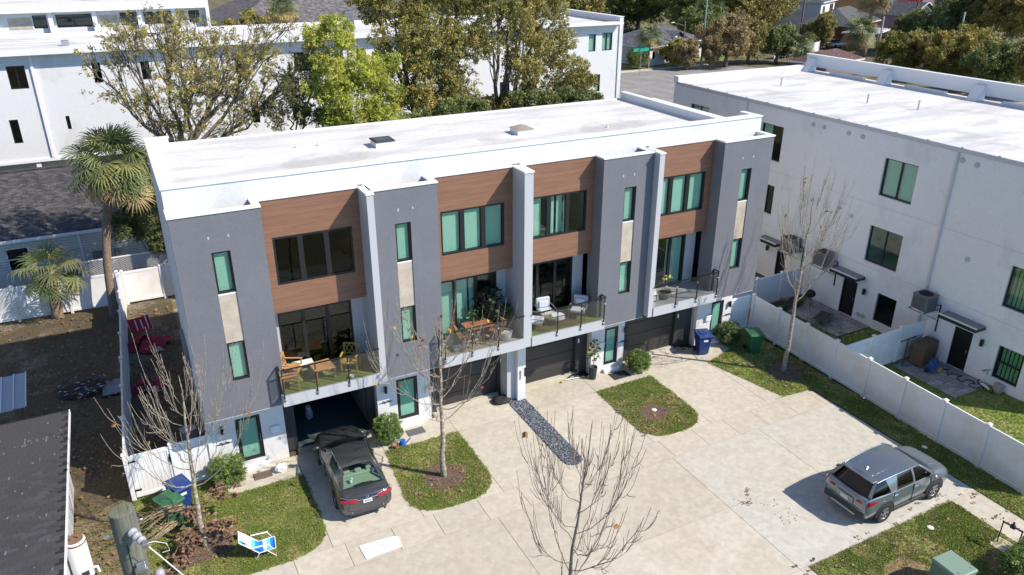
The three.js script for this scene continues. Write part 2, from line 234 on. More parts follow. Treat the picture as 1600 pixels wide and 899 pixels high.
{ // fallen leaves
  const r = RNG(55), g = new THREE.PlaneGeometry(.09, .06, 2, 1), p = g.attributes.position; for (let i = 0; i < p.count; i++) p.setZ(i, Math.abs(p.getX(i)) * .45); g.rotateX(-Math.PI / 2); g.computeVertexNormals();
  const n = 2600, im = new THREE.InstancedMesh(g, mat([1, 1, 1], .9), n), o = new THREE.Object3D(), c = new THREE.Color();
  for (let i = 0; i < n; i++) { const k = r(); let x, z; if (k < .4) { x = rr(r, -9, -2.9); z = rr(r, -18, 4); } else if (k < .6) { const m = mulch[Math.floor(r() * 4)]; x = m[0] + rr(r, -1.4, 1.4); z = m[1] + rr(r, -1.2, 1.2); } else if (k < .8) { x = rr(r, -2.2, -.1); z = rr(r, -17, -1.6); } else if (k < .9) { x = rr(r, 25, 29); z = rr(r, -3, 1); } else { x = rr(r, 15, 24); z = rr(r, 11, 16); } o.position.set(x, .04 + .01 * r(), z); o.rotation.set(rr(r, -.4, .4), r() * 6, rr(r, -.4, .4)); o.scale.setScalar(rr(r, .6, 1.5)); o.updateMatrix(); im.setMatrixAt(i, o.matrix); const t = r(); im.setColorAt(i, c.setRGB(.12 + .2 * t, .07 + .13 * t, .03 + .08 * t)); }
  im.name = 'fallen_leaves'; im.castShadow = im.receiveShadow = true; im.userData = { kind: 'stuff', label: 'brown fallen leaves scattered over yard and mulch', category: 'leaves' }; scene.add(im);
}
/* ---------- the row of four townhouses ---------- */
const C0 = 11.667, W0 = 2 * C0;
const town = thing('townhouse_row', 'grey, wood and white row of four townhouses with flat white roof', 'building');
const flip = (a, b) => [W0 - b, W0 - a];
const gx = [[0, 2.6], [6.05, 8.35], flip(6.05, 8.35), flip(0, 2.6)], wx = [[2.6, 5.82], [8.35, 11.49], flip(8.35, 11.49), flip(2.6, 5.82)];
const nx = [[1.02, 1.57], [6.81, 7.36], flip(6.81, 7.36), flip(1.02, 1.57)];
const bigw = [[2.92, 5.51], [8.66, 11.15], flip(8.66, 11.15), flip(2.92, 5.51)];
const whites = [[0, 2.6], [6.05, 8.2], [15.6, 17.28], [21.3, 23.33]], doors = [[.93, 1.78], [6.83, 7.68], [16.26, 16.97], [22.13, 22.85]], gar = [[2.98, 5.82], [8.4, 11.5], [12.15, 15.02], [17.53, 20.78]];
const garPanel = [[3.02, 5.75], [8.55, 11.3], [12.5, 15.02], [17.75, 20.35]];
// shell: rear and side walls, floors
mesh('rear_wall', wallGeo(0, W0, 0, 10.2, -8.3, -8.1), M.white, town);
mesh('side_wall', bx(.02, .22, 0, 10.2, -8.1, -1.22), M.white, town);
mesh('side_wall', bx(W0 - .22, W0 - .02, 0, 10.2, -8.1, -1.22), M.white, town);
mesh('side_wall', bx(.03, .2, 3.02, 9.96, -1.22, -.2), M.white, town); mesh('side_wall', bx(W0 - .2, W0 - .03, 3.02, 9.96, -1.22, -.2), M.white, town);
mesh('floor_slab', bx(.22, W0 - .22, 2.72, 3.02, -8.1, -1.4), M.roomDark, town); mesh('floor_slab', bx(.22, W0 - .22, 6.2, 6.45, -8.1, -.85), M.roomDark, town);
for (const x of [5.94, C0, W0 - 5.94]) mesh('party_wall', [bx(x - .1, x + .1, 0, 2.72, -8.1, -1.6), bx(x - .1, x + .1, 3.02, 6.2, -8.1, -1.25), bx(x - .1, x + .1, 6.45, 10, -8.1, -.7)], M.room, town);
const blindsN = [[1, 1], [1, 1], [1, 1], [1, 1]];
gx.forEach(([a, b], i) => {
  const [p, q] = nx[i];
  mesh('grey_panel', wallGeo(a, b, 3.0, 9.96, -.2, 0, [[p, q, 4.27, 8.75]]), M.gray, town);
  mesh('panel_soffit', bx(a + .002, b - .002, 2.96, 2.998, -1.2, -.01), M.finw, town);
  for (const s of [0, 1]) if (!(i === 0 && s === 0) && !(i === 3 && s === 1)) mesh('panel_return', bx(s ? b - .05 : a, s ? b : a + .05, 3.0, 9.96, -.85, -.2), M.gray, town);
  windowUnit(town, p, q, 7.36, 8.75, -.06, { blinds: [1], sill: true }); windowUnit(town, p, q, 4.27, 5.66, -.06, { blinds: [1], sill: true });
  mesh('tan_panel', bx(p, q, 5.662, 7.305, -.15, -.035), M.tan, town);
  // little roof pit behind the panel with white copings
  mesh('coping', [bx(a - .03, b + .03, 9.962, 10.02, -.2, .035), bx(a - .03, a + .2, 9.962, 10.02, -.85, -.2), bx(b - .2, b + .03, 9.962, 10.02, -.85, -.2)], M.cap, town);
  mesh('pit_floor', bx(a + .05, b - .05, 9.6, 9.64, -.85, -.2), M.roof, town);
  for (const s of [.38, .6]) mesh('wall_patch', bx(a + (b - a) * s, a + (b - a) * s + .05, 9.18, 9.27, 0, .004), M.tan, town);
  // ground-floor white wall with door
  const [c, d] = whites[i], [e, f] = doors[i];
  mesh('white_wall', wallGeo(c, d, 0, 2.96, -1.4, -1.2, [[e, f, .3, 2.12]]), M.white, town);
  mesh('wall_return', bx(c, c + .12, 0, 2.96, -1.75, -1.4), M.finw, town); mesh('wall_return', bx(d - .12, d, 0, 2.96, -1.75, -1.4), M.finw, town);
  mesh('door_step', rb(e - .04, f + .04, 0, .16, -1.2, -1.0, .01, 1), M.cap, town);
  const dr = windowUnit(town, e, f, .3, 2.12, -1.25, { name: 'door', fw: .13, blinds: [0], room: null, d: .05 });
  mesh('frosted_pane', bx(e + .13, f - .13, .43, 1.99, -1.296, -1.290), mat([.74, .80, .77], .5), dr);
  mesh('handle', [bar([f - .065, 1.02, -1.2], [f - .065, 1.3, -1.2], .012), bar([f - .065, 1.05, -1.25], [f - .065, 1.05, -1.2], .008), bar([f - .065, 1.27, -1.25], [f - .065, 1.27, -1.2], .008)], M.metal, dr);
  const lx2 = i < 2 ? e - .45 : f + .3;
  const lamp = mesh('wall_lamp', [rb(lx2 - .05, lx2 + .05, 1.72, 2.0, -1.16, -1.06, .012, 1), bx(lx2 - .03, lx2 + .03, 1.84, 1.9, -1.2, -1.16)], M.black, town); mesh('lamp_lens', bx(lx2 - .035, lx2 + .035, 1.712, 1.72, -1.145, -1.075), M.whitep, lamp);
  const hs = mesh('house_sign', bx(lx2 - .27, lx2 + .25, 1.27, 1.292, -1.185, -1.172), M.black, town); mesh('sign_curl', [-.1, -.03, .05, .12].map((q, k) => new THREE.TorusGeometry(.035 + .008 * (k % 2), .009, 5, 12, 5).rotateZ(k * 1.7).translate(lx2 + q, 1.315 - .03 * (k % 2), -1.178)), M.black, hs);
  const mxx = i < 2 ? f + .3 : e - .35, nb = mesh('mailbox', [rb(mxx, mxx + .3, 1.25, 1.5, -1.2, -1.1, .02, 1)], i < 2 ? M.whitep : M.cap, town); mesh('mailbox_lid', rb(mxx - .01, mxx + .31, 1.47, 1.53, -1.2, -1.07, .02, 1), M.whitep, nb);
});
mesh('garage_number_plate', bx(12.02, 12.1, 1.2, 1.6, -.62, -.6), M.black, town);
wx.forEach(([a, b], i) => {
  const [p, q] = bigw[i], w = q - p;
  mesh('wood_cladding', wallGeo(a, b, 6.12, 9.97, -.8, -.6, [[p, q, 7.06, 8.71]]), M.wood, town);
  mesh('cladding_coping', bx(a, b, 9.972, 10.03, -.84, -.56), M.cap, town);
  mesh('cladding_soffit', bx(a + .05, b - .05, 6.08, 6.118, -1.3, -.61), M.wood, town);
  const sp = [p + w * .335, p + w * .665];
  windowUnit(town, p, q, 7.06, 8.71, -.62, { n: 3, split: sp, mull: .17, fw: .07, depth: 3.2, d: .08, glass: i === 0 ? M.glassDark : M.glass, room: i === 0 ? M.roomDark : M.room, blinds: [null, [1, 1, 1], null, [1, 1, 1]][i] || [] });
  if (i === 2) mesh('curtain', [0, .95, 1.18, 1.42].map((t, k) => bx(p + .1 + t, p + .1 + t + [.5, .12, .3, .1][k], 7.1, 8.66, -.86, -.83)), M.blind, town);
  // sliding glass doors
  const [s0, s1] = [[2.85, 5.4], [8.5, 11.1], [12.1, 14.5], [17.8, 20.2]][i];
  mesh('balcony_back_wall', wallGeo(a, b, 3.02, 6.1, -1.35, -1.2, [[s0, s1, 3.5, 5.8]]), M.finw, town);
  const sl = windowUnit(town, s0, s1, 3.5, 5.8, -1.2, { name: 'sliding_door', n: 3, mull: .12, fw: .07, depth: 4, d: .09, glass: i % 2 ? M.glass : M.glassDark, room: i % 2 ? M.room : M.room });
  if (i % 2) mesh('curtain', [bx(s0 + .1, s0 + (i === 1 ? 1.4 : .8), 3.55, 5.74, -1.36, -1.34), bx(s0 + 1.5, s1 - (i === 1 ? .9 : .1), 3.55, 5.74, -1.38, -1.36)], M.blind, sl);
  else { mesh('sofa', [rb(s0 + 1.3, s1 - .1, 3.5, 3.95, -3.2, -2.2, .08), rb(s0 + 1.3, s1 - .1, 3.9, 4.35, -3.4, -3.1, .08)], M.dark, sl); mesh('table', [bx(s0 + .6, s0 + 1.3, 3.95, 4.0, -2.6, -1.9), bar([s0 + .95, 3.5, -2.25], [s0 + .95, 3.95, -2.25], .03)], M.teak, sl); }
  // balcony
  const lo = i % 2 === 0 && i < 2 ? 2.44 : [2.44, 8.2, 11.84, 17.53][i], hi = [5.82, 11.49, 15.13, 20.87][i];
  const bal = mesh('balcony', [bx(lo, hi, 3.1, 3.42, -1.2, .37)], tintOf(M.finw, 1), town);
  bal.material = M.finw;
  const edge = mesh('deck_edge', bx(lo, hi, 3.422, 3.5, -.1 + .37, .37), M.finw, bal);
  mesh('deck', bx(lo + .06, hi, 3.422, 3.46, -1.2, .27), [M.turf, M.tan, M.turf, M.finw][i], bal);
  const left = i < 2, n = 3, rx0 = lo + (left ? .06 : .02), rx1 = hi - (left ? .02 : .06);
  const posts = []; for (let k = 0; k <= n; k++) posts.push(rx0 + (rx1 - rx0) * k / n);
  posts.forEach((x, k) => { if ((left && k === n) || (!left && k === 0)) return; const p = mesh('rail_post', rb(x - .022, x + .022, 3.3, 4.5, .375, .41, .008, 1), M.black, bal); mesh('bracket', rb(x - .04, x + .04, 3.36, 3.42, .37, .42, .008, 1), M.metal, p); mesh('bracket', rb(x - .03, x + .03, 4.2, 4.26, .365, .42, .008, 1), M.metal, p); });
  for (let k = 0; k < n; k++) mesh('glass_panel', bx(posts[k] + .03, posts[k + 1] - .03, 3.56, 4.44, .386, .396), M.rail, bal);
  const sx = left ? lo : hi; mesh('glass_panel', bx(sx - .005, sx + .005, 3.56, 4.44, .06, .34), M.rail, bal);
  mesh('handrail', [bx(rx0 - .02, rx1 + .02, 4.47, 4.51, .37, .415), bx(sx - .022, sx + .022, 4.47, 4.51, .04, .37)], M.black, bal);
  mesh('end_post', rb(sx - .022, sx + .022, 3.3, 4.47, .02, .06, .006, 1), M.black, bal);
  // garage
  const [g0, g1] = gar[i], [h0, h1] = garPanel[i];
  mesh('garage_jamb', [bx(g0 - .38, h0, 0, 3.08, -1.75, -1.56), bx(h1, g1 + .58, 0, 3.08, -1.75, -1.56), bx(h0, h1, 2.35, 3.08, -1.75, -1.56)], M.charcoal, town);
  if (i) { const gd = mesh('garage_door', bx(h0, h1, .02, 2.35, -1.8, -1.72), M.garage, town); for (let k = 0; k < 4; k++) mesh('door_panel', rb(h0 + .02, h1 - .02, .03 + k * .58, .59 + k * .58, -1.735, -1.70, .01, 1), M.garage, gd); mesh('garage_sill', bx(h0, h1, 0, .10, -1.69, -1.52), M.concrete, town); }
  else { mesh('garage_interior', [bx(2.7, 5.9, -.01, .004, -8, -1.6), bx(2.68, 2.7, 0, 2.7, -8, -1.76), bx(5.86, 5.88, 0, 2.7, -8, -1.76), bx(2.7, 5.86, 0, 2.7, -7.6, -7.5)], M.roomDark, town); }
  if (i) mesh('garage_sensor', rb(h1 + .1, h1 + .16, 1.55, 1.75, -1.56, -1.52, .01, 1), M.whitep, town);
});
// fins
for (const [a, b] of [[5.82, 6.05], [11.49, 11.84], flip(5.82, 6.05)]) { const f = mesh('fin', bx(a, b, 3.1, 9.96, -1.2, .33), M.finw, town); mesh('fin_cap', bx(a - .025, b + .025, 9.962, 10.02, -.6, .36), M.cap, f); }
mesh('column', bx(11.8, 12.16, 0, 3.1, -1.1, -.75), M.white, town);
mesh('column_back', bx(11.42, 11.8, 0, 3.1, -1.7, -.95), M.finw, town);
// roof
mesh('roof_deck', bx(.12, W0 - 2.0, 10.02, 10.30, -8.3, -1.1), M.roof, town); mesh('low_roof', bx(W0 - 2, W0, 9.7, 9.85, -8.3, -1.1), M.roof, town);
mesh('front_parapet', wallGeo(0, W0, 9.6, 10.62, -1.1, -.85), M.white, town);
mesh('parapet_cap', bx(-.03, W0 + .03, 10.622, 10.67, -1.25, -.81), M.cap, town);
mesh('side_parapet', [bx(0, .22, 10.2, 10.56, -8.35, -1.1), bx(-.03, .25, 10.562, 10.61, -8.38, -1.252)], M.cap, town);
mesh('side_parapet', [bx(W0 - 2.0, W0 - 1.75, 9.8, 10.60, -8.3, -1.1), bx(W0 - 2.03, W0 - 1.72, 10.602, 10.65, -8.33, -1.252)], M.cap, town);
mesh('corner_return', [bx(.22, .8, 10.3, 10.56, -8.35, -8.15), bx(.25, .83, 10.562, 10.61, -8.38, -8.12)], M.cap, town);
mesh('corner_return', [bx(W0 - .22, W0, 9.85, 10.6, -1.9, -1.1), bx(W0 - .25, W0 + .02, 10.622, 10.665, -1.93, -1.252)], M.cap, town);
mesh('roof_edge', bx(.8, W0 - 2, 10.302, 10.35, -8.36, -8.2), M.cap, town);
mesh('parapet_flashing', bx(.25, W0 - 2.05, 10.302, 10.42, -1.35, -1.102), M.cap, town);
for (const [x, z, c] of [[7.95, -4.45, 0], [13.6, -3.95, 1]]) { const s = mesh('roof_hatch', bx(x - .35, x + .35, 10.302, 10.5, z - .35, z + .35), M.cap, town); mesh('hatch_top', c ? [new THREE.ConeGeometry(.56, .16, 4).rotateY(Math.PI / 4).translate(x, 10.58, z)] : [rb(x - .39, x + .39, 10.502, 10.56, z - .39, z + .39, .02, 1)], c ? mat([.32, .27, .2], .7) : M.charcoal, s); if (!c) mesh('skylight_pane', bx(x - .3, x + .3, 10.561, 10.568, z - .3, z + .3), mat([.1, .13, .14], .08), s); }
for (const [x, z] of [[5.0, -5.6], [5.8, -5.5], [17.2, -3.2]]) mesh('roof_vent', cyl(.04, .04, 10.3, 10.42, x, z, 8), M.cap, town);
for (const x of [2.45, 8.2, 16.9]) mesh('scupper_vent', [bx(x - .12, x + .1, 9.64, 9.72, -.5, -.42)], M.charcoal, town);
mesh('conduit', [bx(-.06, .01, .4, 1.9, -7.2, -6.9), bx(-.12, .01, 2.2, 3.3, -6.9, -5.2)], M.steelgrey, town);
/* ---------- fences ---------- */
const each = (name, gs, m, parent, mx) => gs.map(g => mesh(name, g, m, parent, mx));
function fence(label, a, b, h, n, o = {}) {
  const { group = 'white vinyl fences', m = M.fence, boards } = o, t = thing('vinyl_fence', label, 'fence', [a[0], 0, a[1]], -Math.atan2(b[1] - a[1], b[0] - a[0]), group), Lg = Math.hypot(b[0] - a[0], b[1] - a[1]), s = Lg / n;
  for (let i = 0; i <= n; i++) { if ((i === 0 && o.noFirst) || (i === n && o.noLast)) continue; const p = mesh('post', rb(i * s - .065, i * s + .065, -.05, h + .03, -.065, .065, .008, 1), m, t); mesh('post_cap', [bx(i * s - .085, i * s + .085, h + .032, h + .06, -.085, .085), new THREE.ConeGeometry(.115, .07, 4).rotateY(Math.PI / 4).translate(i * s, h + .095, 0)], m, p); }
  for (let i = 0; i < n; i++) {
    const x0 = i * s + .067, x1 = (i + 1) * s - .067;
    each('rail', [rb(x0, x1, h - .13, h - .005, -.035, .035, .008, 1), rb(x0, x1, .06, .2, -.035, .035, .008, 1)], m, t);
    if (boards) { const k = Math.round((x1 - x0) / .17), w = (x1 - x0) / k; for (let q = 0; q < k; q++) mesh('board', bx(x0 + q * w + .003, x0 + (q + 1) * w - .003, .2, h - .13, -.011, .011), m, t); }
    else mesh('panel', bx(x0, x1, .2, h - .13, -.011, .011), m, t);
  }
  return t;
}
fence('long white vinyl fence between the parking court and the right-hand building', [24.97, -1.45], [24.5, 12.35], 1.8, 8);
fence('short white fence piece joining the townhouse corner to the long fence', [23.36, -1.6], [24.9, -1.55], 1.8, 1, { noLast: true, noFirst: true });
fence('white cross fence dividing the two small patios, meeting the right building', [24.85, 4.12], [30.2, 3.98], 1.75, 3, { noFirst: true, noLast: true });
fence('white cross fence at the shaded end of the far patio, beyond the bare tree', [25.05, -3.1], [30.2, -3.2], 1.65, 3, { noFirst: true, noLast: true });
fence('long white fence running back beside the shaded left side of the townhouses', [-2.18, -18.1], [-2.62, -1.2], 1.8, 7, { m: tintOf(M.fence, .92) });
fence('white rear fence behind the two palm trees, left of the townhouses', [-14, -19.0], [-2.3, -18.45], 1.8, 5);
fence('white rear fence behind the townhouse side yard, right of the tall palm', [-2.05, -18.4], [1.6, -18.35], 1.8, 2);
{ // gate at the front left corner
  const t = thing('fence_gate', 'white boarded gate with black hinges beside the blue and green bins', 'gate', [-2.62, 0, -1.16]);
  mesh('post', rb(-.06, .08, 0, 1.85, -.07, .07, .01, 1), M.fence, t);
  const k = 9, w = 1.22 / k; for (let i = 0; i < k; i++) mesh('board', bx(.12 + i * w + .003, .12 + (i + 1) * w - .003, .12, 1.7, -.011, .011), M.fence, t);
  each('rail', [rb(.11, 1.36, 1.62, 1.76, -.03, .03, .008, 1), rb(.11, 1.36, .08, .22, -.03, .03, .008, 1)], M.fence, t); each('stile', [rb(.10, .2, .08, 1.76, -.032, .032, .008, 1), rb(1.27, 1.37, .08, 1.76, -.032, .032, .008, 1)], M.fence, t);
  for (const y of [.35, 1.5]) mesh('hinge', [bx(.02, .3, y, y + .06, .033, .05), bar([.09, y - .02, .055], [.09, y + .08, .055], .018)], M.black, t);
  mesh('latch', [bx(1.3, 1.42, 1.2, 1.38, .034, .06), bx(1.34, 1.37, 1.1, 1.5, .06, .075)], M.black, t);
}
fence('white front fence between the gate and the first townhouse wall', [-1.19, -1.16], [.02, -1.19], 1.8, 1, { boards: true });
/* ---------- right-hand building ---------- */
const XR = 30.3, mxR = new THREE.Matrix4().makeRotationY(-Math.PI / 2).setPosition(XR, 0, 0);   // canonical x -> world z, canonical z -> -x
{
  const t = thing('white_townhouses', 'large white three-storey building with flat roof at right, shaded wall towards us', 'building');
  const Wn = [[-7.78, -6.2, 6.55, 8.42], [-13.79, -12.11, 6.55, 8.42], [-.11 + .32 + .05, 2.04, 6.5, 8.28].map((v, i) => i === 0 ? .12 : i === 1 ? 1.86 : v), [.05, 1.85, 3.2, 5.0], [-6.85, -6.25, 3.6, 5.2], [-7.9, -7.2, .5, 2.3], [1.17, 2.24, .44, 1.9], [7.2, 8.3, .44, 1.95], [6.83, 8.6, 3.6, 5.4], [-12.5, -11.6, 3.6, 5.2]];
  const Dn = [[-.86, 0, .04, 1.93], [5.22, 6.07, .04, 1.95], [-5.41, -4.72, .04, 1.8]];
  const wm = tintOf(M.white, [1.17, 1.15, 1.15]);
  mesh('wall', wallGeo(-15.5, 10.1, 0, 9.36, -.22, 0, [...Wn, ...Dn]), wm, t, mxR);
  mesh('rear_wall', bx(XR + .22, 41.8, 0, 9.36, -15.5, -15.28), wm, t); mesh('far_wall', bx(41.6, 41.82, 0, 9.36, -15.28, 9.88), wm, t); mesh('front_wall', bx(XR + .22, 41.6, 0, 9.36, 9.88, 10.1), wm, t);
  mesh('roof', bx(XR - .02, 41.6, 9.362, 9.46, -15.3, 10.08), M.roof, t);
  mesh('roof_edge_trim', bx(XR - .05, XR + .04, 9.30, 9.49, -15.2, 10.08), tintOf(M.cap, .7), t);
  for (let z = -14; z < 9.5; z += 1.6) mesh('trim_bolt', bx(XR - .08, XR + .03, 9.492, 9.52, z, z + .07), M.steelgrey, t);
  mesh('rear_parapet', bx(XR - .05, 41.2, 9.4, 9.80, -15.55, -15.1), M.cap, t);
  const fp = mesh('far_parapet', bx(41.3, 41.5, 9.72, 10.45, -15.55, 10.1), M.cap, t); mesh('parapet_cap', bx(41.24, 41.56, 10.452, 10.5, -15.6, 10.12), M.cap, fp);
  for (let z = -15.2; z < 9; z += 5.9) mesh('parapet_buttress', new THREE.ExtrudeGeometry(new THREE.Shape([V(0, 0), V(.75, 0), V(.75, .8), V(.5, .8)].map(p => new THREE.Vector2(p.x, p.y))), { depth: .55, bevelEnabled: false }).translate(40.56, 9.462, z), M.cap, t);
  for (const z of [-12, -6.4, -.5, 5.4]) mesh('roof_curb', bx(41.0, 41.28, 9.462, 9.6, z - 1.2, z + 1.4), M.cap, t);
  for (const [x, z] of [[34.9, -11.3], [35.0, -5.15], [35.8, -2.7]]) mesh('roof_pipe', cyl(.045, .045, 9.46, 9.95, x, z, 8), M.metal, t);
  Wn.forEach((w, i) => { const two = w[1] - w[0] > 1.3, low = i === 6 || i === 7; const f = windowUnit(t, w[0], w[1], w[2], w[3], -.09, { n: two ? 2 : 1, mx: mxR, glass: i === 6 ? M.glassDark : M.glass, blinds: [i === 2 || i === 0 || i === 1 ? 1 : i === 3 ? 0 : 0, i === 2 || i === 1 ? 1 : 0], cross: i === 7 ? 1.2 : undefined, room: i === 3 || i === 8 ? mat([.42, .50, .40], .9) : M.room, depth: 2.2 });
    mesh('reveal_sill', bx(w[0] - .03, w[1] + .03, w[2] - .05, w[2] - .003, -.06, .03), M.cap, f, mxR);
    if (i === 3) mesh('desk', [bx(.7, 1.6, 3.75, 3.82, -1.1, -.45), bx(.85, 1.5, 3.85, 4.4, -.7, -.65), bx(1.1, 1.25, 3.82, 3.9, -.72, -.62), rb(.2, .4, 4.2, 4.4, -.6, -.5, .03, 1)], M.black, f, mxR);
    if (i === 7 || i === 8) mesh('curtain', [0, 1, 2, 3, 4, 5].map(k => bx(w[0] + .1 + k * .17, w[0] + .22 + k * .17, w[2] + .05, w[3] - .08, -.28, -.25)), mat([.45, .55, .33], .9), f, mxR);
  });
  Dn.forEach((d) => { const f = mesh('door', [rb(d[0] + .06, d[1] - .06, d[2] + .02, d[3] - .06, -.12, -.08, .01, 1)], M.black, t, mxR); mesh('door_frame', [bx(d[0], d[0] + .06, d[2], d[3], -.16, -.04), bx(d[1] - .06, d[1], d[2], d[3], -.16, -.04), bx(d[0] + .06, d[1] - .06, d[3] - .06, d[3], -.16, -.04)], M.frame, f, mxR); mesh('threshold', bx(d[0], d[1], 0, .038, -.16, .12), M.cap, f, mxR); mesh('handle', bar([d[1] - .15, .9, -.05], [d[1] - .15, 1.05, -.05], .02), M.metal, f, mxR); });
  for (const [a, b, y] of [[-6.4, -5.0, 2.35], [-1.25, .35, 2.38], [4.75, 6.5, 2.45]]) { const w = mesh('door_awning', bx(a, b, y, y + .04, 0, .68), M.steelgrey, t, mxR); mesh('awning_fascia', [bx(a, b, y - .13, y - .002, .64, .68), bx(a, a + .04, y - .13, y - .002, .0, .64), bx(b - .04, b, y - .13, y - .002, 0, .64)], M.black, w, mxR); mesh('awning_lip', [bx(a - .01, b + .01, y + .042, y + .06, .6, .7)], M.cap, w, mxR); }
  for (const z of [-8.99, 3.53]) mesh('downpipe', [bx(z - .05, z + .05, .1, 9.3, 0.002, .085), bx(z - .07, z + .07, 2.5, 2.56, .002, .1), bx(z - .07, z + .07, 6.2, 6.26, .002, .1)], tintOf(M.cap, .75), t, mxR);
  for (const [z, y] of [[.49, 1.7], [6.55, 1.75], [-6.05, 1.75]]) mesh('wall_lamp', [rb(z - .06, z + .06, y - .15, y + .15, .06, .17, .012, 1), bx(z - .03, z + .03, y - .03, y + .05, 0, .06)], M.black, t, mxR);
  for (const y of [2.95, 6.0]) mesh('control_joint', bx(-15.4, 10, y, y + .018, .001, .006), tintOf(M.cap, .72), t, mxR);
  for (const [z, y] of [[-4.3, 8.95], [-3.6, 8.95], [-2.1, 8.95], [-1.3, 8.95], [3.75, 9.0], [4.4, 8.95], [5.0, 5.0], [-3.6, 5.2], [-1.1, 5.1], [.35, .4], [.62, .42], [7.0, .55]]) mesh('vent_cover', [new THREE.CylinderGeometry(.10, .12, .05, 12).rotateX(Math.PI / 2).translate(z, y, .027)], M.finw, t, mxR);
}
function acUnit(pos, label) {
  const t = thing('air_conditioner', label, 'air conditioner', pos, 0, 'air conditioners hung on the right building wall');
  const g = mesh('housing', rb(-.38, .38, .05, .72, -.38, .38, .07, 3), M.steelgrey, t); g.material = tintOf(M.steelgrey, .7);
  for (let i = 0; i < 9; i++) mesh('louver', [bx(-.385, .385, .12 + i * .062, .135 + i * .062, -.30, .30), bx(-.30, .30, .12 + i * .062, .135 + i * .062, -.385, .385)], M.charcoal, t);
  mesh('top_panel', [rb(-.39, .39, .722, .77, -.39, .39, .02, 1)], tintOf(M.steelgrey, .8), t);
  mesh('fan_opening', cyl(.31, .31, .771, .776, 0, 0, 24), M.dark, t); const fg = mesh('fan_grille', [1, 2, 3, 4].map(k => new THREE.TorusGeometry(.075 * k, .006, 4, 24).rotateX(Math.PI / 2).translate(0, .79, 0)), M.black, t); mesh('grille_spokes', [0, 1, 2, 3].map(k => beam([-.31 * Math.cos(k * .785), .79, -.31 * Math.sin(k * .785)], [.31 * Math.cos(k * .785), .79, .31 * Math.sin(k * .785)], .008, .008)), M.black, fg);
  mesh('wall_bracket', [bx(-.45, .5, 0, .05, -.4, -.34), bx(-.45, .5, 0, .05, .34, .4), beam([-.4, 0, .37], [.48, -.45, .37], .04, .04), beam([-.4, 0, -.37], [.48, -.45, -.37], .04, .04)], M.steelgrey, t);
  mesh('pipe', tube([V(.3, .3, .36), V(.45, .3, .5), V(.48, -.2, .5), V(.48, -1, .5)], .03), M.dark, t);
}
acUnit([29.78, 2.3, 3.9], 'grey air conditioner hung on the wall above the brown covered grill');
acUnit([29.78, 2.3, -1.85], 'grey air conditioner behind the bare tree, next to the middle door awning');
acUnit([29.78, 2.3, -4.1], 'grey air conditioner farthest back on the wall, beside the far door');
/* patios */
function patio(name, x0, x1, z0, z1) { const g = new THREE.Group(); g.name = numbered(name); g.userData = { kind: 'structure' }; scene.add(g); const r = RNG(x0 * 7 + z0), ms = [.8, .95, 1.1].map(k => tintOf(M.paver, k)); mesh('paver_bed', bx(x0, x1, -.05, .02, z0, z1), M.dark, g); for (let x = x0; x < x1 - .1; x += .34) for (let z = z0; z < z1 - .1; z += .34) mesh('paver', bx(x + .006, Math.min(x + .334, x1), .02, .055 + .004 * r(), z + .006, Math.min(z + .334, z1)), ms[Math.floor(r() * 3)], g); }
patio('patio', 28.05, 30.28, 4.25, 7.28); patio('patio', 28.05, 30.28, -2.6, 1.18);
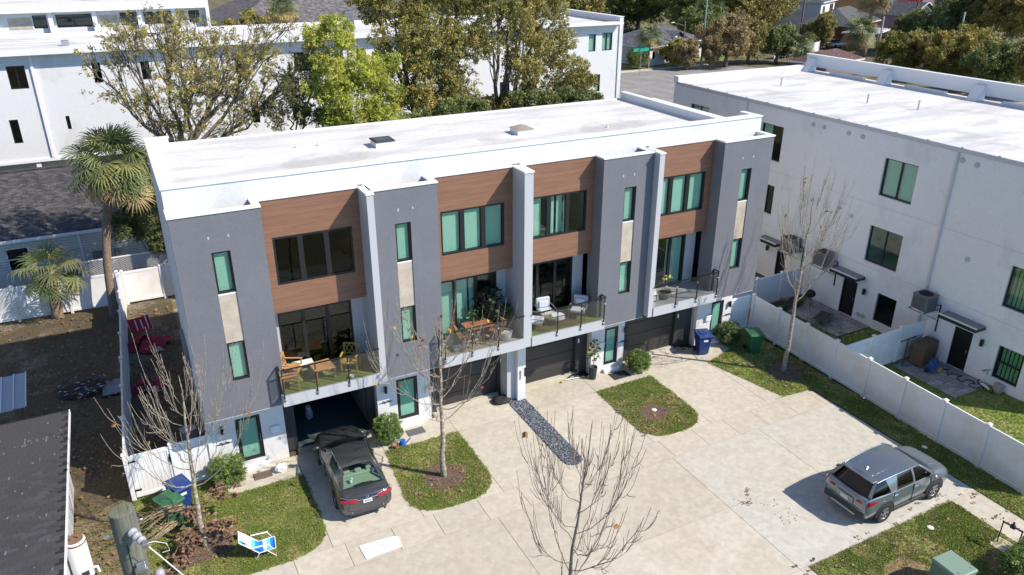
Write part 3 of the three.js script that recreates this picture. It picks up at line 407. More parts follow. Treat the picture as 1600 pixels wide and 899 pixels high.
/* ---------- long white building behind ---------- */
{
  const t = thing('white_apartment_row', 'long white flat-roofed building behind the trees with black framed windows', 'building'), zf = -40.5;
  const Wn = [[-6.95, -5.85, 8.03, 9.58], [-7.58, -7.03, 4.33, 5.99], [-4.1, -3.85, 5.0, 5.96], [-1.75, -1.2, 8.1, 9.5], [1.4, 2, 8.1, 9.4], [8.05, 8.45, 8.05, 9.46], [8.75, 9.3, 4.21, 5.87], [12.46, 13.6, 7.94, 9.4], [11.9, 12.4, 4.3, 5.73], [17.5, 18.3, 8, 9.4], [22, 22.6, 4.3, 5.8], [25, 26.2, 8, 9.4], [30.5, 31.3, 4.3, 5.8], [36.78, 37.5, 7.95, 9.44], [39.78, 40.55, 7.92, 9.47], [41.26, 42.4, 7.93, 9.55], [40.65, 41.22, 4.15, 5.77], [34.0, 34.6, 7.95, 9.44]];
  mesh('wall', wallGeo(-30, 43.3, 3.0, 10.28, zf - .25, zf, Wn), M.white, t);
  mesh('side_wall', bx(43.1, 43.5, 0, 10.9, -52, zf + .1), M.white, t); mesh('side_wall_cap', bx(43.05, 43.55, 10.902, 10.95, -52, zf + .15), M.cap, t); mesh('rear_wall', bx(-30, 43, 0, 10.28, -52, -51.8), M.white, t);
  mesh('roof', bx(-30, 43.1, 10.2, 10.35, -51.8, zf - .25), M.roof, t); mesh('eave', bx(-30, 43.1, 10.3, 10.5, zf - .3, zf + .75), M.cap, t); mesh('rear_parapet', bx(-30, 43.1, 10.35, 10.6, -51.9, -51.6), M.cap, t);
  mesh('floor_band', bx(-30, 43, 2.9, 3.1, zf - .2, zf + .12), M.cap, t); mesh('recessed_ground_floor', bx(-30, 43, 0, 2.9, zf - 1.4, zf - 1.2), M.white, t);
  for (let x = -29; x < 43; x += 5.6) mesh('column', bx(x, x + .3, 0, 2.9, zf - .3, zf), M.cap, t);
  Wn.forEach((w, i) => windowUnit(t, w[0], w[1], w[2], w[3], zf - .08, { n: w[1] - w[0] > .9 ? 2 : 1, glass: [0, 3, 7].includes(i) ? M.glassDark : M.glass, blinds: i > 12 ? [1, 1] : [], room: M.roomDark, sill: true }));
  for (const x of [-5.4, 7.2, 20, 33]) mesh('downpipe', bx(x - .09, x + .09, 3.1, 10.28, zf, zf + .14), M.cap, t);
  for (const x of [-3.2, 4.0, 14.5]) mesh('roof_vent', [rb(x - .25, x + .25, 10.35, 10.75, -44.5, -44.1, .03, 1)], M.metal, t);
  mesh('roof_box', rb(44.2 - 4.8, 40.6, 10.35, 10.9, -47.2, -46.2, .04, 1), M.cap, t);
}
for (const [x, z, lab] of [[19.7, -49.8, 'tall grey cooling unit on the white roof left of the olive trees'], [40.3, -49.6, 'tall grey cooling unit on the white roof at its right end']]) { const t = thing('rooftop_unit', lab, 'cooling unit', [x, 10.35, z], 0, 'cooling units on the white roof'); mesh('housing', rb(-.42, .42, .05, 1.25, -.42, .42, .05), tintOf(M.steelgrey, .8), t); mesh('top_grille', cyl(.34, .34, 1.252, 1.28, 0, 0, 18), M.dark, t); for (let i = 0; i < 8; i++) mesh('louver', bx(-.3, .3, .2 + .12 * i, .23 + .12 * i, .42, .428), M.charcoal, t); mesh('base', bx(-.5, .5, 0, .05, -.5, .5), M.cap, t); }
{ // second row with upper windows
  const t = thing('white_apartment_row', 'second white building at top left with a strip of upper windows', 'building'), zf = -55.2;
  const ws = [[-14, -12.4], [-10.6, -8.6], [-5.6, -4.6], [-3.9, -1.2], [1.0, 2.4], [2.9, 5.3], [6.6, 7.5]].map(([a, b]) => [a, b, 10.7, 11.75]);
  mesh('wall', wallGeo(-30, 8.2, 0, 12.0, zf - .25, zf, ws), M.white, t); ws.forEach((w, i) => windowUnit(t, w[0], w[1], w[2], w[3], zf - .1, { n: 2, room: M.roomDark, glass: M.glass }));
  for (const [a, b] of [[-7.4, -5.7], [-.6, .8], [5.5, 6.5]]) mesh('tan_panel', bx(a, b, 10.7, 11.6, zf, zf + .03), M.tan, t);
  for (const x of [-8.2, -4.2, -.9, 2.6, 5.4]) mesh('pier', bx(x - .25, x + .1, 10, 11.98, zf + .001, zf + .5), M.cap, t);
  mesh('side_wall', bx(8.0, 8.3, 0, 13.4, -66, zf + .8), M.white, t); mesh('roof', bx(-30, 8, 12.3, 12.42, -66, zf), M.roof, t); mesh('eave', bx(-30, 8, 12.0, 12.6, zf - .3, zf + .85), M.cap, t); mesh('rear_parapet', bx(-30, 8, 12.4, 13.2, -66.2, -66), M.cap, t);
}
{ const t = thing('rooftop_unit', 'grey metal cooling unit on the second white roof at top left', 'cooling unit', [-1.0, 12.42, -63], 0, 'cooling units on the white roof'); mesh('housing', rb(-.6, .6, .1, 1.3, -.5, .5, .05), M.steelgrey, t); mesh('base_frame', bx(-.75, .75, 0, .1, -.55, .55), M.black, t); mesh('top_grille', cyl(.4, .4, 1.302, 1.33, 0, 0, 18), M.dark, t); }
/* ---------- bungalow behind the left fence ---------- */
{
  const t = thing('bungalow', 'low bungalow with dark shingle roof and grey siding behind the palms', 'house'), x0 = -26, x1 = 1.4, pitch = (4.75 - 2.75) / 6.6;
  const ws = [[-7.5, -6.4, .9, 2.2], [-12, -11, .9, 2.2]];
  mesh('wall', wallGeo(x0, x1 - .3, 0, 2.7, -23.7, -23.5, ws), M.siding, t); mesh('side_wall', bx(x1 - .5, x1 - .3, 0, 2.7, -36, -23.7), M.siding, t);
  ws.forEach(w => windowUnit(t, ...w, -23.56, { cross: 1.55, frame: M.whitep, room: M.roomDark, glass: M.glassDark }));
  const mk = (za, zb, ya, yb) => { const g = new THREE.BoxGeometry(x1 - x0, .12, Math.hypot(zb - za, yb - ya)); g.rotateX(Math.atan2(ya - yb, zb - za)); g.translate((x0 + x1) / 2, (ya + yb) / 2, (za + zb) / 2); return g; };
  mesh('roof', mk(-29.9, -23.0, 4.8, 2.8), M.shingle, t); mesh('rear_roof', mk(-36.6, -29.9, 2.8, 4.8), M.shingle, t); mesh('ridge_cap', mk(-30.05, -29.75, 4.87, 4.87), tintOf(M.shingle, .8), t); mesh('gutter', bx(x0, x1, 2.68, 2.84, -23.08, -22.95), M.cap, t);
  for (const x of [-3.9, -.4, -9]) mesh('downpipe', bx(x - .05, x + .05, 0, 2.7, -23.49, -23.4), M.cap, t);
  mesh('gable', new THREE.ExtrudeGeometry(new THREE.Shape([[-36.4, 2.7], [-23.3, 2.7], [-29.9, 4.7]].map(a => new THREE.Vector2(...a))), { depth: .15, bevelEnabled: false }).rotateY(-Math.PI / 2).translate(x1 - .3, 0, 0), M.siding, t);
  for (const x of [-3.3, -2.9, -2.2]) mesh('electric_meter', [rb(x - .13, x + .13, .9, 1.4, -23.5, -23.35, .02, 1), bar([x, .2, -23.42], [x, .9, -23.42], .025)], M.steelgrey, t);
}
{ const t = thing('lattice_fence', 'white lattice panel above the rear fence beside the tall palm', 'lattice', [-3.9, 0, -19.6]); mesh('frame', [bx(0, 5, 2.18, 2.24, -.03, .03), bx(0, 5, 0, .06, -.03, .03), bx(0, .06, .06, 2.18, -.03, .03), bx(4.94, 5, .06, 2.18, -.03, .03)], M.whitep, t); const gs = []; for (let x = -2; x < 5; x += .14) { const a = Math.max(0, x), b = Math.min(5, x + 2.1); if (b > a) gs.push([beam([a, .06 + (a - x), .01], [b, .06 + (b - x), .01], .03, .008), beam([a, 2.18 - (a - x), -.012], [b, 2.18 - (b - x), -.012], .03, .008)]); } const q = mesh('lattice_strips', gs.flat(), M.whitep, t); q.userData = { kind: 'stuff' }; }
/* ---------- shed at lower left with loose shingles ---------- */
{
  const t = thing('shed', 'low shed with worn black shingle roof and white siding at bottom left', 'shed'), x1 = -4.0, x0 = -9, z0 = -2.95, z1 = 9, sl = .06;
  mesh('wall', bx(x0, -4.45, 0, 2.85, z0 + .2, z1 - .3), M.siding, t); mesh('roof_deck', bx(x0, x1, 2.9, 2.98, z0, z1), M.dark, t); mesh('fascia', [bx(x1 + .002, x1 + .03, 2.82, 2.99, z0, z1)], M.cap, t);
  const r = RNG(8), ms = [0, 1, 2, 3, 4].map(k => mat(sc([.056, .055, .060], .85 + .10 * k), .92)), rest = []; let n = 0; const w = .31, d = .15;
  for (let z = z1 - d; z > z0; z -= d) { const off = Math.round((z1 - z) / d) % 3 * .1; for (let x = x1; x > -8; x -= w) { const xx = Math.max(-9, x - w + off); const g = bx(xx + .003, xx + w - .003, 2.984, 2.998 + .006 * r(), Math.max(z, z0), z + d + .04); g.rotateX(.0); if (xx + w > x1 + .05) continue; if (z > -3 && z < 5.6 && x > -6.6 && n < 300) { mesh('shingle', g, ms[Math.floor(r() * r() * 5)], t); n++; } else rest.push(g); } }
  const q = mesh('far_shingles', rest, ms[1], t); q.userData = { kind: 'stuff' };
  for (let k = 0; k < 60; k++) { const x = rr(r, -6.3, -4.2), z = k < 25 ? -1.4 + rr(r, -.15, .15) : rr(r, z0, 5); mesh('worn_mark', bx(x, x + rr(r, .02, .05), 3.006, 3.010, z, z + rr(r, .04, .16)), mat([.17, .17, .18], .9), t); }
}
/* ---------- vegetation ---------- */
const leafGeo = (() => { const r = RNG(3), pos = [], idx = []; for (let k = 0; k < 9; k++) { const c = V(rr(r, -1, 1), rr(r, -1, 1), rr(r, -1, 1)).multiplyScalar(.62), d = V(rr(r, -1, 1), rr(r, -.9, .5), rr(r, -1, 1)).normalize(), s = V(0, 1, 0).cross(d).normalize(), n = V(0, 0, 0).crossVectors(d, s), l = rr(r, .38, .6), w = l * .36, b = pos.length / 3; const p = (a, e, f) => pos.push(c.x + d.x * a + s.x * e + n.x * f, c.y + d.y * a + s.y * e + n.y * f, c.z + d.z * a + s.z * e + n.z * f); p(-l, 0, 0); p(0, w, w * .35); p(l, 0, -l * .25); p(0, -w, w * .35); idx.push(b, b + 1, b + 2, b, b + 2, b + 3); } const g = new THREE.BufferGeometry(); g.setAttribute('position', new THREE.Float32BufferAttribute(pos, 3)); g.setIndex(idx); g.computeVertexNormals(); return g; })();
const leafMat = new THREE.MeshPhysicalMaterial({ roughness: .75, side: THREE.DoubleSide, transmission: .35, thickness: 0 });
function curve(a, b, sag, n = 5, wob = 0, r = Math.random) { const out = []; for (let i = 0; i <= n; i++) { const t = i / n, p = a.clone().lerp(b, t); p.y += sag * 4 * t * (1 - t); if (i && i < n) p.add(V(rr(r, -wob, wob), rr(r, -wob, wob), rr(r, -wob, wob))); out.push(p); } return out; }
const taper = (r0, r1, n) => Array.from({ length: n + 1 }, (_, i) => r0 + (r1 - r0) * i / n);
/* blobs: [x, y, z, radius, density] local to the base; pal: two leaf colours */
function leafTree(name, label, category, base, o) {
  const { h0 = 3, tr = .22, blobs, per = 260, ls = .2, pal, seed = 1, group, lean = [0, 0], bare = 0, barkM = M.bark } = o, r = RNG(seed), t = thing(name, label, category, base, 0, group);
  const fork = V(lean[0], h0, lean[1]); mesh('trunk', tube(curve(V(0, -.1, 0), fork, 0, 5, tr * .35, r), taper(tr * 1.25, tr * .8, 5), 9), barkM, t);
  const spots = [];
  blobs.forEach((b) => {
    const c = V(b[0], b[1], b[2]), st = fork.clone().lerp(V(0, 0, 0), r() * .12), pts = curve(st, c, -.10 * st.distanceTo(c) * r(), 6, .12 * b[3], r); const g = [tube(pts, taper(tr * .5, tr * .10, 6), 6)];
    for (let k = 0; k < 7; k++) { const a = pts[3 + (k % 4)], d = V(rr(r, -1, 1), rr(r, -.5, 1), rr(r, -1, 1)).normalize().multiplyScalar(b[3] * rr(r, .6, 1.05)), e = c.clone().add(d); g.push(tube(curve(a, e, .05, 4, .08 * b[3], r), taper(tr * .14, .012, 4), 4)); spots.push([e, b[3] * .42, b]); if (bare) for (let q = 0; q < 5; q++) g.push(tube(curve(a.clone().lerp(e, rr(r, .3, .9)), e.clone().add(V(rr(r, -1, 1), rr(r, -.6, 1), rr(r, -1, 1)).multiplyScalar(b[3] * .5)), .03, 3, .05, r), taper(.022, .008, 3), 3)); }
    mesh('limb', g, barkM, t);
  });
  const n = Math.round(blobs.reduce((s, b) => s + per * (b[4] ?? 1), 0)), im = new THREE.InstancedMesh(leafGeo, leafMat, n), ob = new THREE.Object3D(), col = new THREE.Color(); let i = 0;
  blobs.forEach((b, bi) => {
    const mine = spots.filter(s => s[2] === b), hue = r();
    for (let k = 0; k < per * (b[4] ?? 1) && i < n; k++) {
      const s = mine[Math.floor(r() * mine.length)], u = V(rr(r, -1, 1), rr(r, -1, 1), rr(r, -1, 1)), far = r() < .22; if (u.length() > 1) u.normalize(); const q = far ? V(b[0], b[1], b[2]).addScaledVector(u, b[3] * .95) : s[0].clone().addScaledVector(u, s[1]); ob.position.copy(q); ob.position.y -= Math.abs(u.x) * .06; ob.rotation.set(r() * 6, r() * 6, r() * 6); ob.scale.setScalar(ls * rr(r, .6, 1.4)); ob.updateMatrix(); im.setMatrixAt(i, ob.matrix);
      const c = mix(pal[0], pal[1], cl(hue * .55 + rr(r, -.1, .6))), v = rr(r, .7, 1.3); im.setColorAt(i, col.setRGB(c[0] * v, c[1] * v, c[2] * v)); i++;
    }
  });
  im.count = i; im.name = 'crown'; im.userData = { kind: 'stuff' }; im.castShadow = im.receiveShadow = true; t.add(im); return t;
}
function autoBlobs(seed, n, c, rad, br) { const r = RNG(seed), out = []; for (let i = 0; i < n; i++) { const a = i * 2.399 + r(), y = 1 - 2 * (i + .5) / n, k = Math.sqrt(1 - y * y); out.push([c[0] + rad[0] * k * Math.cos(a) * rr(r, .55, 1), c[1] + rad[1] * y * rr(r, .7, 1), c[2] + rad[2] * k * Math.sin(a) * rr(r, .55, 1), br * rr(r, .75, 1.25)]); } return out; }
const OLIVE = [[.23, .23, .045], [.48, .38, .08]], LIME = [[.32, .38, .04], [.56, .56, .07]], DARKG = [[.13, .19, .04], [.27, .31, .07]], GOLD = [[.22, .23, .04], [.46, .36, .06]], BROWN = [[.28, .23, .08], [.46, .33, .15]];
leafTree('oak_tree', 'half bare tree with thin olive leaves and dark forked trunk behind the left roof end', 'tree', [1.9, 0, -16.8], { h0: 8.2, tr: .26, seed: 21, ls: .13, per: 310, bare: 1, lean: [-.2, 0], pal: [[.24, .23, .055], [.48, .39, .10]], blobs: [[-2.9, 11.6, 0, 1.2, .28], [-1.5, 12.9, .6, 1.3, .7], [-.2, 13.4, -.4, 1.2, .45], [1.2, 12.7, .5, 1.5, 1.1], [2.6, 12.2, .1, 1.4, 1], [.3, 11.2, 1.0, 1.5, .8], [-1.7, 10.4, .6, 1.1, .35], [2.2, 10.7, .9, 1.5, .9], [3.9, 11.7, .2, 1.3, .9], [4.9, 10.6, 0, 1.1, .6], [.9, 9.6, .6, 1.4, .8], [3.5, 9.5, .4, 1.3, .45], [-.8, 9.0, .4, 1.0, .4], [4.6, 13.0, -.3, 1.3, .5]] });
leafTree('slim_tree', 'thin sparse dark-leaved tree between the half bare tree and the lime green tree', 'tree', [6.9, 0, -15.5], { h0: 8.6, tr: .13, seed: 23, ls: .13, per: 240, bare: 1, pal: [[.11, .13, .04], [.22, .21, .06]], blobs: [[-.2, 10.2, .2, .9, .8], [.5, 11.2, 0, .9, .9], [-.9, 9.7, .2, .8, .6], [.9, 9.6, .1, .7, .7], [1.5, 12.2, 0, .8, .7]] });
leafTree('lime_tree', 'bright lime green bushy tree behind the middle of the flat roof', 'tree', [10.2, 0, -15.2], { h0: 6.6, tr: .2, seed: 31, ls: .125, per: 720, pal: LIME, blobs: [[-1.3, 12.6, 0, 1.1], [-.7, 13.4, 0, .8, .6], [-1.2, 11.3, .3, 1.2], [.2, 11.3, .2, 1.1], [-.6, 9.9, .6, 1.3, 1.2], [.9, 10.1, .3, 1.2], [.1, 8.9, .8, 1.3, 1.1], [1.3, 8.8, .5, 1.1], [-1.4, 8.9, .6, 1.0], [-2.0, 10.4, .1, .9, .5], [1.6, 11.6, -.2, .7, .5]] });
leafTree('camphor_tree', 'dense olive brown tree behind the right half of the flat roof', 'tree', [15.1, 0, -17.2], { h0: 6.2, tr: .34, seed: 41, ls: .155, per: 780, pal: OLIVE, blobs: [[-2.2, 13.4, .4, 1.6], [-1.5, 15.2, 0, 1.7], [.6, 14.6, .4, 1.6], [-2.3, 11.4, .8, 1.4, .9], [-.6, 12.6, 1.0, 1.6], [.9, 12.2, .8, 1.5], [-.6, 10.4, 1.2, 1.4, .9], [1.2, 10.1, .9, 1.2, .7], [-1.9, 9.3, .8, 1.1, .8], [.3, 8.7, 1, 1.1, .8], [1.7, 15.7, 0, 1.4], [-3.1, 15.4, -.2, 1.3], [2.4, 8.5, .6, 1.0, .7]] });
leafTree('camphor_tree', 'wide olive green tree with forked leaning limbs left of the upper street corner', 'tree', [18.2, 0, -16.4], { h0: 8.0, tr: .30, seed: 47, ls: .155, per: 680, lean: [.3, 0], pal: [[.20, .21, .045], [.44, .36, .08]], blobs: [[.2, 14.8, .2, 1.6], [1.7, 15.3, 0, 1.5], [-.2, 12.9, .4, 1.3, .9], [1.9, 13.1, .3, 1.5], [3.4, 13.5, 0, 1.3, .8], [3.3, 11.6, .3, 1.4], [1.6, 10.9, .6, 1.2, .7], [4.4, 10.3, .4, 1.4], [2.8, 9.2, .8, 1.2], [4.6, 8.8, .7, 1.2], [5.6, 9.6, .2, .9, .6], [.9, 8.9, .8, .9, .6]] });
leafTree('shrub_tree', 'dark green bushy shrub showing just above the middle of the roof edge', 'shrub', [12.6, 0, -12.6], { h0: 7, tr: .12, seed: 51, ls: .16, per: 420, pal: DARKG, blobs: [[.2, 9.0, 0, 1.0], [1.5, 9.3, .2, .9], [-.8, 9.0, .2, .7], [2.8, 9.3, 0, .8]] });
leafTree('shrub_tree', 'green leafy shrub above the roof edge beneath the wide olive tree', 'shrub', [19.6, 0, -12.0], { h0: 7, tr: .12, seed: 53, ls: .16, per: 420, pal: [[.11, .15, .03], [.23, .25, .05]], blobs: [[-1.5, 9.4, 0, .9], [0, 9.5, 0, .9], [1.4, 9.4, 0, .9], [2.5, 9.2, -.2, .7]] });
leafTree('shrub_tree', 'shady green bush beside the palm trunk behind the left townhouse corner', 'shrub', [-.2, 0, -20.4], { h0: 1.6, tr: .1, seed: 55, ls: .17, per: 420, pal: [[.08, .11, .03], [.2, .22, .05]], blobs: [[-1.2, 3.6, 0, 1.0], [.2, 3.9, .2, 1.1], [.6, 2.6, .4, .8], [-.3, 5.4, -.4, 1.0], [-1.3, 5.6, -.6, .9]] });
/* bare street trees */
function bareTree(label, base, o) {
  const { h, fork, spread, n = 13, tr = .1, seed, leaves = 24, m = M.barkPale, lean = [0, 0], up = 1, thick = 1 } = o, r = RNG(seed), t = thing('bare_tree', label, 'tree', base, 0, 'young bare trees in the lawn patches');
  const top = V(lean[0], h, lean[1]), pt = (y) => { const k = y / h; return V(lean[0] * k * k, y, lean[1] * k * k); };
  const tp = [], trad = []; for (let i = 0; i <= 12; i++) { const y = h * i / 12; tp.push(pt(y).add(V(rr(r, -.03, .03), 0, rr(r, -.03, .03)))); trad.push(Math.max(.008, tr * (1.15 - .15 * Math.min(1, i / 2)) * Math.pow(1 - i / 12.4, .8))); }
  tp[0].y = -.1; mesh('trunk', tube(tp, trad, 8), m, t); const tips = [];
  for (let i = 0; i < n; i++) {
    const k = i / (n - 1), y = fork + (h * .86 - fork) * Math.pow(k, 1.15), a = i * 2.4 + rr(r, -.4, .4), Lh = spread * (1 - .68 * k) * rr(r, .75, 1.1), rise = (h - fork) * (.80 - .42 * k) * rr(r, .75, 1.15) * up;
    const st = pt(y), arc = (s, dir, len, ris, nn, w) => { const out = []; for (let q = 0; q <= nn; q++) { const u = q / nn; out.push(V(s.x + Math.cos(dir) * len * (1.35 * u - .35 * u * u), s.y + ris * (.3 * u + .7 * u * u), s.z + Math.sin(dir) * len * (1.35 * u - .35 * u * u)).add(V(rr(r, -w, w), rr(r, -w, w), rr(r, -w, w)))); } return out; };
    const main = arc(st, a, Lh, rise, 8, .03), r0 = tr * .42 * (1 - .5 * k) * thick, gs = [tube(main, taper(r0, .007, 8), 5)]; tips.push(main[8]);
    const tw = 5 + Math.floor(r() * 4); for (let q = 0; q < tw; q++) { const u = 2 + Math.floor(r() * 6), s = main[u], d = a + rr(r, -.9, .9), l = Lh * rr(r, .2, .5), pts = arc(s, d, l, rise * rr(r, .3, .75) + .15, 6, .012); gs.push(tube(pts, taper(r0 * .42, .0055, 6), 4)); tips.push(pts[6]); if (r() < .9) { const p2 = arc(pts[2], d + rr(r, -1, 1), l * .5, .3 * rise * r() + .05, 4, .01); gs.push(tube(p2, taper(.010, .005, 4), 3)); tips.push(p2[4]); } }
    mesh('limb', gs, m, t);
  }
  const g = new THREE.PlaneGeometry(.12, .1, 2, 2), p = g.attributes.position; for (let i = 0; i < p.count; i++) p.setZ(i, .05 * Math.cos(p.getX(i) * 40) + .04 * Math.sin(p.getY(i) * 30)); g.computeVertexNormals(); const lm = [[.36, .17, .05], [.30, .14, .06], [.45, .27, .05]].map(c => mat(c, .8));
  for (let i = 0; i < leaves; i++) { const q = tips[Math.floor(r() * tips.length)], gg = g.clone(); gg.rotateX(r() * 6); gg.rotateY(r() * 6); gg.scale(.85, .85, .85); gg.translate(q.x, q.y - .05, q.z); mesh('dead_leaf', gg, lm[i % 3], t); }
  return t;
}
bareTree('pale bare young tree in mulch on the left lawn, right of the bins', [-.76, 0, 2.25], { h: 6.1, fork: 2.3, spread: 1.95, n: 17, tr: .095, seed: 61, leaves: 4, lean: [.25, 0], up: 1.0, thick: .5 });
bareTree('bare tree with a few orange leaves on the lawn patch beside the dark sedan', [7.22, 0, 2.42], { h: 6.1, fork: 2.3, spread: 2.5, n: 15, tr: .1, thick: .5, seed: 62, leaves: 26, lean: [.1, 0] });
bareTree('tall bare tree in front of the right white fence beside the green bin', [23.38, 0, 2.42], { h: 8.2, fork: 3.4, spread: 1.8, n: 14, tr: .105, thick: .45, seed: 63, leaves: 10, lean: [.1, 0] });
bareTree('dark bare tree whose crown rises from the bottom edge over the parking court', [5.72, 0, 13.0], { h: 8.9, fork: 5.0, spread: 1.75, up: .8, n: 16, tr: .075, seed: 69, leaves: 2, lean: [.55, 0], m: tintOf(M.bark, 1.05), thick: .42 });
{ const t = thing('dead_branch', 'pale bare branch tips entering the picture at the bottom left edge', 'branch', [-3.55, 4, 8.3]); mesh('branch', [tube([V(-.2, -1.2, .3), V(-.15, -.2, .1), V(0, .6, 0), V(.25, .95, -.1)], taper(.06, .012, 3), 6), tube([V(-.12, 0, 0), V(.25, .25, -.1), V(.55, .5, -.1)], taper(.03, .008, 2), 5)], M.barkPale, t); mesh('twig', tube([V(.0, .5, 0), V(-.1, .8, .05), V(.05, 1.15, 0)], taper(.02, .006, 2), 4), M.barkPale, t); }
/* palms */
const frondMat = new THREE.MeshPhysicalMaterial({ roughness: .55, side: THREE.DoubleSide, transmission: .2, thickness: 0 }); const fm = [[.18, .22, .07], [.28, .29, .10], [.12, .155, .05], [.40, .28, .12]].map(c => { const m = frondMat.clone(); m.color.setRGB(...c); return m; });
function fanGeo(seed, R = 1) { const r = RNG(seed), pos = [], idx = []; const n = 26; for (let k = 0; k < n; k++) { const a = (k / (n - 1) - .5) * 4.3 + rr(r, -.05, .05), l = R * (.72 + .28 * Math.cos(a * .5)) * rr(r, .85, 1.05), dx = Math.cos(a), dz = Math.sin(a), w = .028 * R, P = [[.05, 0], [.5, -.02], [.8, -.13], [1, -.36 - .12 * r()]]; const b = pos.length / 3; P.forEach(([u, dy], q) => { const ww = w * [.5, 1.1, .7, .08][q], x = dx * l * u * (q === 3 ? .93 : 1), z = dz * l * u * (q === 3 ? .93 : 1), y = dy * R + (k % 2 ? .012 : -.012); pos.push(x - dz * ww, y, z + dx * ww, x + dz * ww, y, z - dx * ww); }); for (let q = 0; q < 3; q++) { const o = b + q * 2; idx.push(o, o + 1, o + 2, o + 1, o + 3, o + 2); } } const g = new THREE.BufferGeometry(); g.setAttribute('position', new THREE.Float32BufferAttribute(pos, 3)); g.setIndex(idx); g.computeVertexNormals(); return g; }
const fans = [1, 2, 3].map(s => uvw(fanGeo(s)));
function palm(name, label, base, o) {
  const { h, R = 1, n = 34, pet = 1.1, tr = .17, seed, lean = [0, 0], dead = 6, group } = o, r = RNG(seed), t = thing(name, label, 'palm tree', base, 0, group);
  const pts = []; for (let i = 0; i <= 8; i++) { const k = i / 8; pts.push(V(lean[0] * k * k, h * k - (i ? 0 : .1), lean[1] * k * k)); } mesh('trunk', tube(pts, pts.map((_, i) => tr * (i === 0 ? 1.35 : i === 8 ? .9 : 1 + .06 * (i % 2))), 12), tintOf(M.bark, [1.25, 1.1, .95]), t);
  const top = V(lean[0], h, lean[1]), stalks = [];
  for (let i = 0; i < n; i++) { const k = i / n, az = i * 2.4 + rr(r, -.25, .25), el = 1.35 - 2.1 * k + rr(r, -.12, .12), len = pet * rr(r, .8, 1.15), d = V(Math.cos(az) * Math.cos(el), Math.sin(el), Math.sin(az) * Math.cos(el)), e = top.clone().addScaledVector(d, len); e.y -= .18 * len; stalks.push(tube(curve(top, e, .08 * len, 3), taper(.022, .012, 3), 4, false));
    const f = new THREE.Mesh(fans[i % 3], i >= n - dead ? fm[3] : fm[Math.floor(r() * 3)]); f.castShadow = f.receiveShadow = true; f.name = 'frond'; f.position.copy(e); const out = d.clone(); out.y -= .35 + .3 * k; out.normalize(); const q = new THREE.Matrix4(), up = V(0, 1, 0).addScaledVector(out, -out.y).normalize(), zz = V(0, 0, 0).crossVectors(out, up); q.makeBasis(out, up, zz); f.setRotationFromMatrix(q); f.rotateX(rr(r, -.5, .5)); const s = R * rr(r, .85, 1.12); f.scale.setScalar(s); t.add(f); }
  mesh('leaf_stalks', stalks, fm[1], t).userData = { kind: 'stuff' };
  return t;
}
palm('fan_palm', 'tall fan palm with slightly curved trunk behind the left fence corner', [-2.72, 0, -17.3], { h: 7.6, R: 1.1, n: 48, pet: 1.4, seed: 4, lean: [1.35, 0], dead: 8, tr: .19 });
palm('fan_palm', 'short fan palm by the white rear fence at far left', [-5.3, 0, -18.3], { h: 2.5, R: .92, n: 22, pet: 1.1, seed: 9, lean: [.2, 0], dead: 2, tr: .24 });
/* bushes */
function bush(label, base, rad, seed, pal = [[.11, .20, .03], [.25, .34, .06]], n = 900, ls = .07) {
  const r = RNG(seed), t = thing('bush', label, 'bush', base), im = new THREE.InstancedMesh(leafGeo, leafMat, n), o = new THREE.Object3D(), c = new THREE.Color(), gs = [];
  for (let k = 0; k < 9; k++) { const a = k * 2.4; gs.push(tube([V(0, 0, 0), V(Math.cos(a) * rad[0] * .35, rad[1] * .8, Math.sin(a) * rad[2] * .35), V(Math.cos(a) * rad[0] * .75, rad[1] * 1.6, Math.sin(a) * rad[2] * .75)], taper(.018, .006, 2), 4)); } mesh('stems', gs, M.bark, t);
  for (let i = 0; i < n; i++) { const u = V(rr(r, -1, 1), rr(r, -1, 1), rr(r, -1, 1)); if (u.lengthSq() > 1) u.normalize(); const q = u.clone().multiplyScalar(.55 + .45 * Math.sqrt(r())); const lump = .82 + .25 * fb(u.x * .5 + .5, u.z * .5 + u.y * .3 + .5, 5, 5, 2, seed); o.position.set(q.x * rad[0] * lump, rad[1] * (1 + .95 * q.y * lump), q.z * rad[2] * lump); o.rotation.set(r() * 6, r() * 6, r() * 6); o.scale.setScalar(ls * rr(r, .7, 1.4)); o.updateMatrix(); im.setMatrixAt(i, o.matrix); const k = mix(pal[0], pal[1], r()), v = rr(r, .7, 1.3); im.setColorAt(i, c.setRGB(k[0] * v, k[1] * v, k[2] * v)); }
  im.name = 'foliage'; im.userData = { kind: 'stuff' }; im.castShadow = im.receiveShadow = true; t.add(im); return t;
}
bush('green leafy bush by the first front door, left of the doormat', [.42, 0, -.55], [.72, .62, .6], 71);
bush('green bush between the sedan and the second front door', [6.15, 0, -.45], [.62, .62, .55], 72);
bush('rounded green bush right of the third front door and its dark doormat', [17.62, 0, -.5], [.62, .55, .55], 73);
bush('dark green bush in the fence corner behind the green bin', [22.95, 0, -.75], [.68, .6, .55], 74, [[.07, .12, .03], [.17, .23, .05]]);
bush('green hedge at the bottom right corner beside the utility cabinet', [21.15, 0, 14.5], [1.3, .5, .6], 75, undefined, 2200);
bush('low weedy bush on the far patio behind the white fence', [28.3, 0, -2.4], [1.3, .22, .5], 76, [[.08, .08, .03], [.2, .17, .07]], 500);
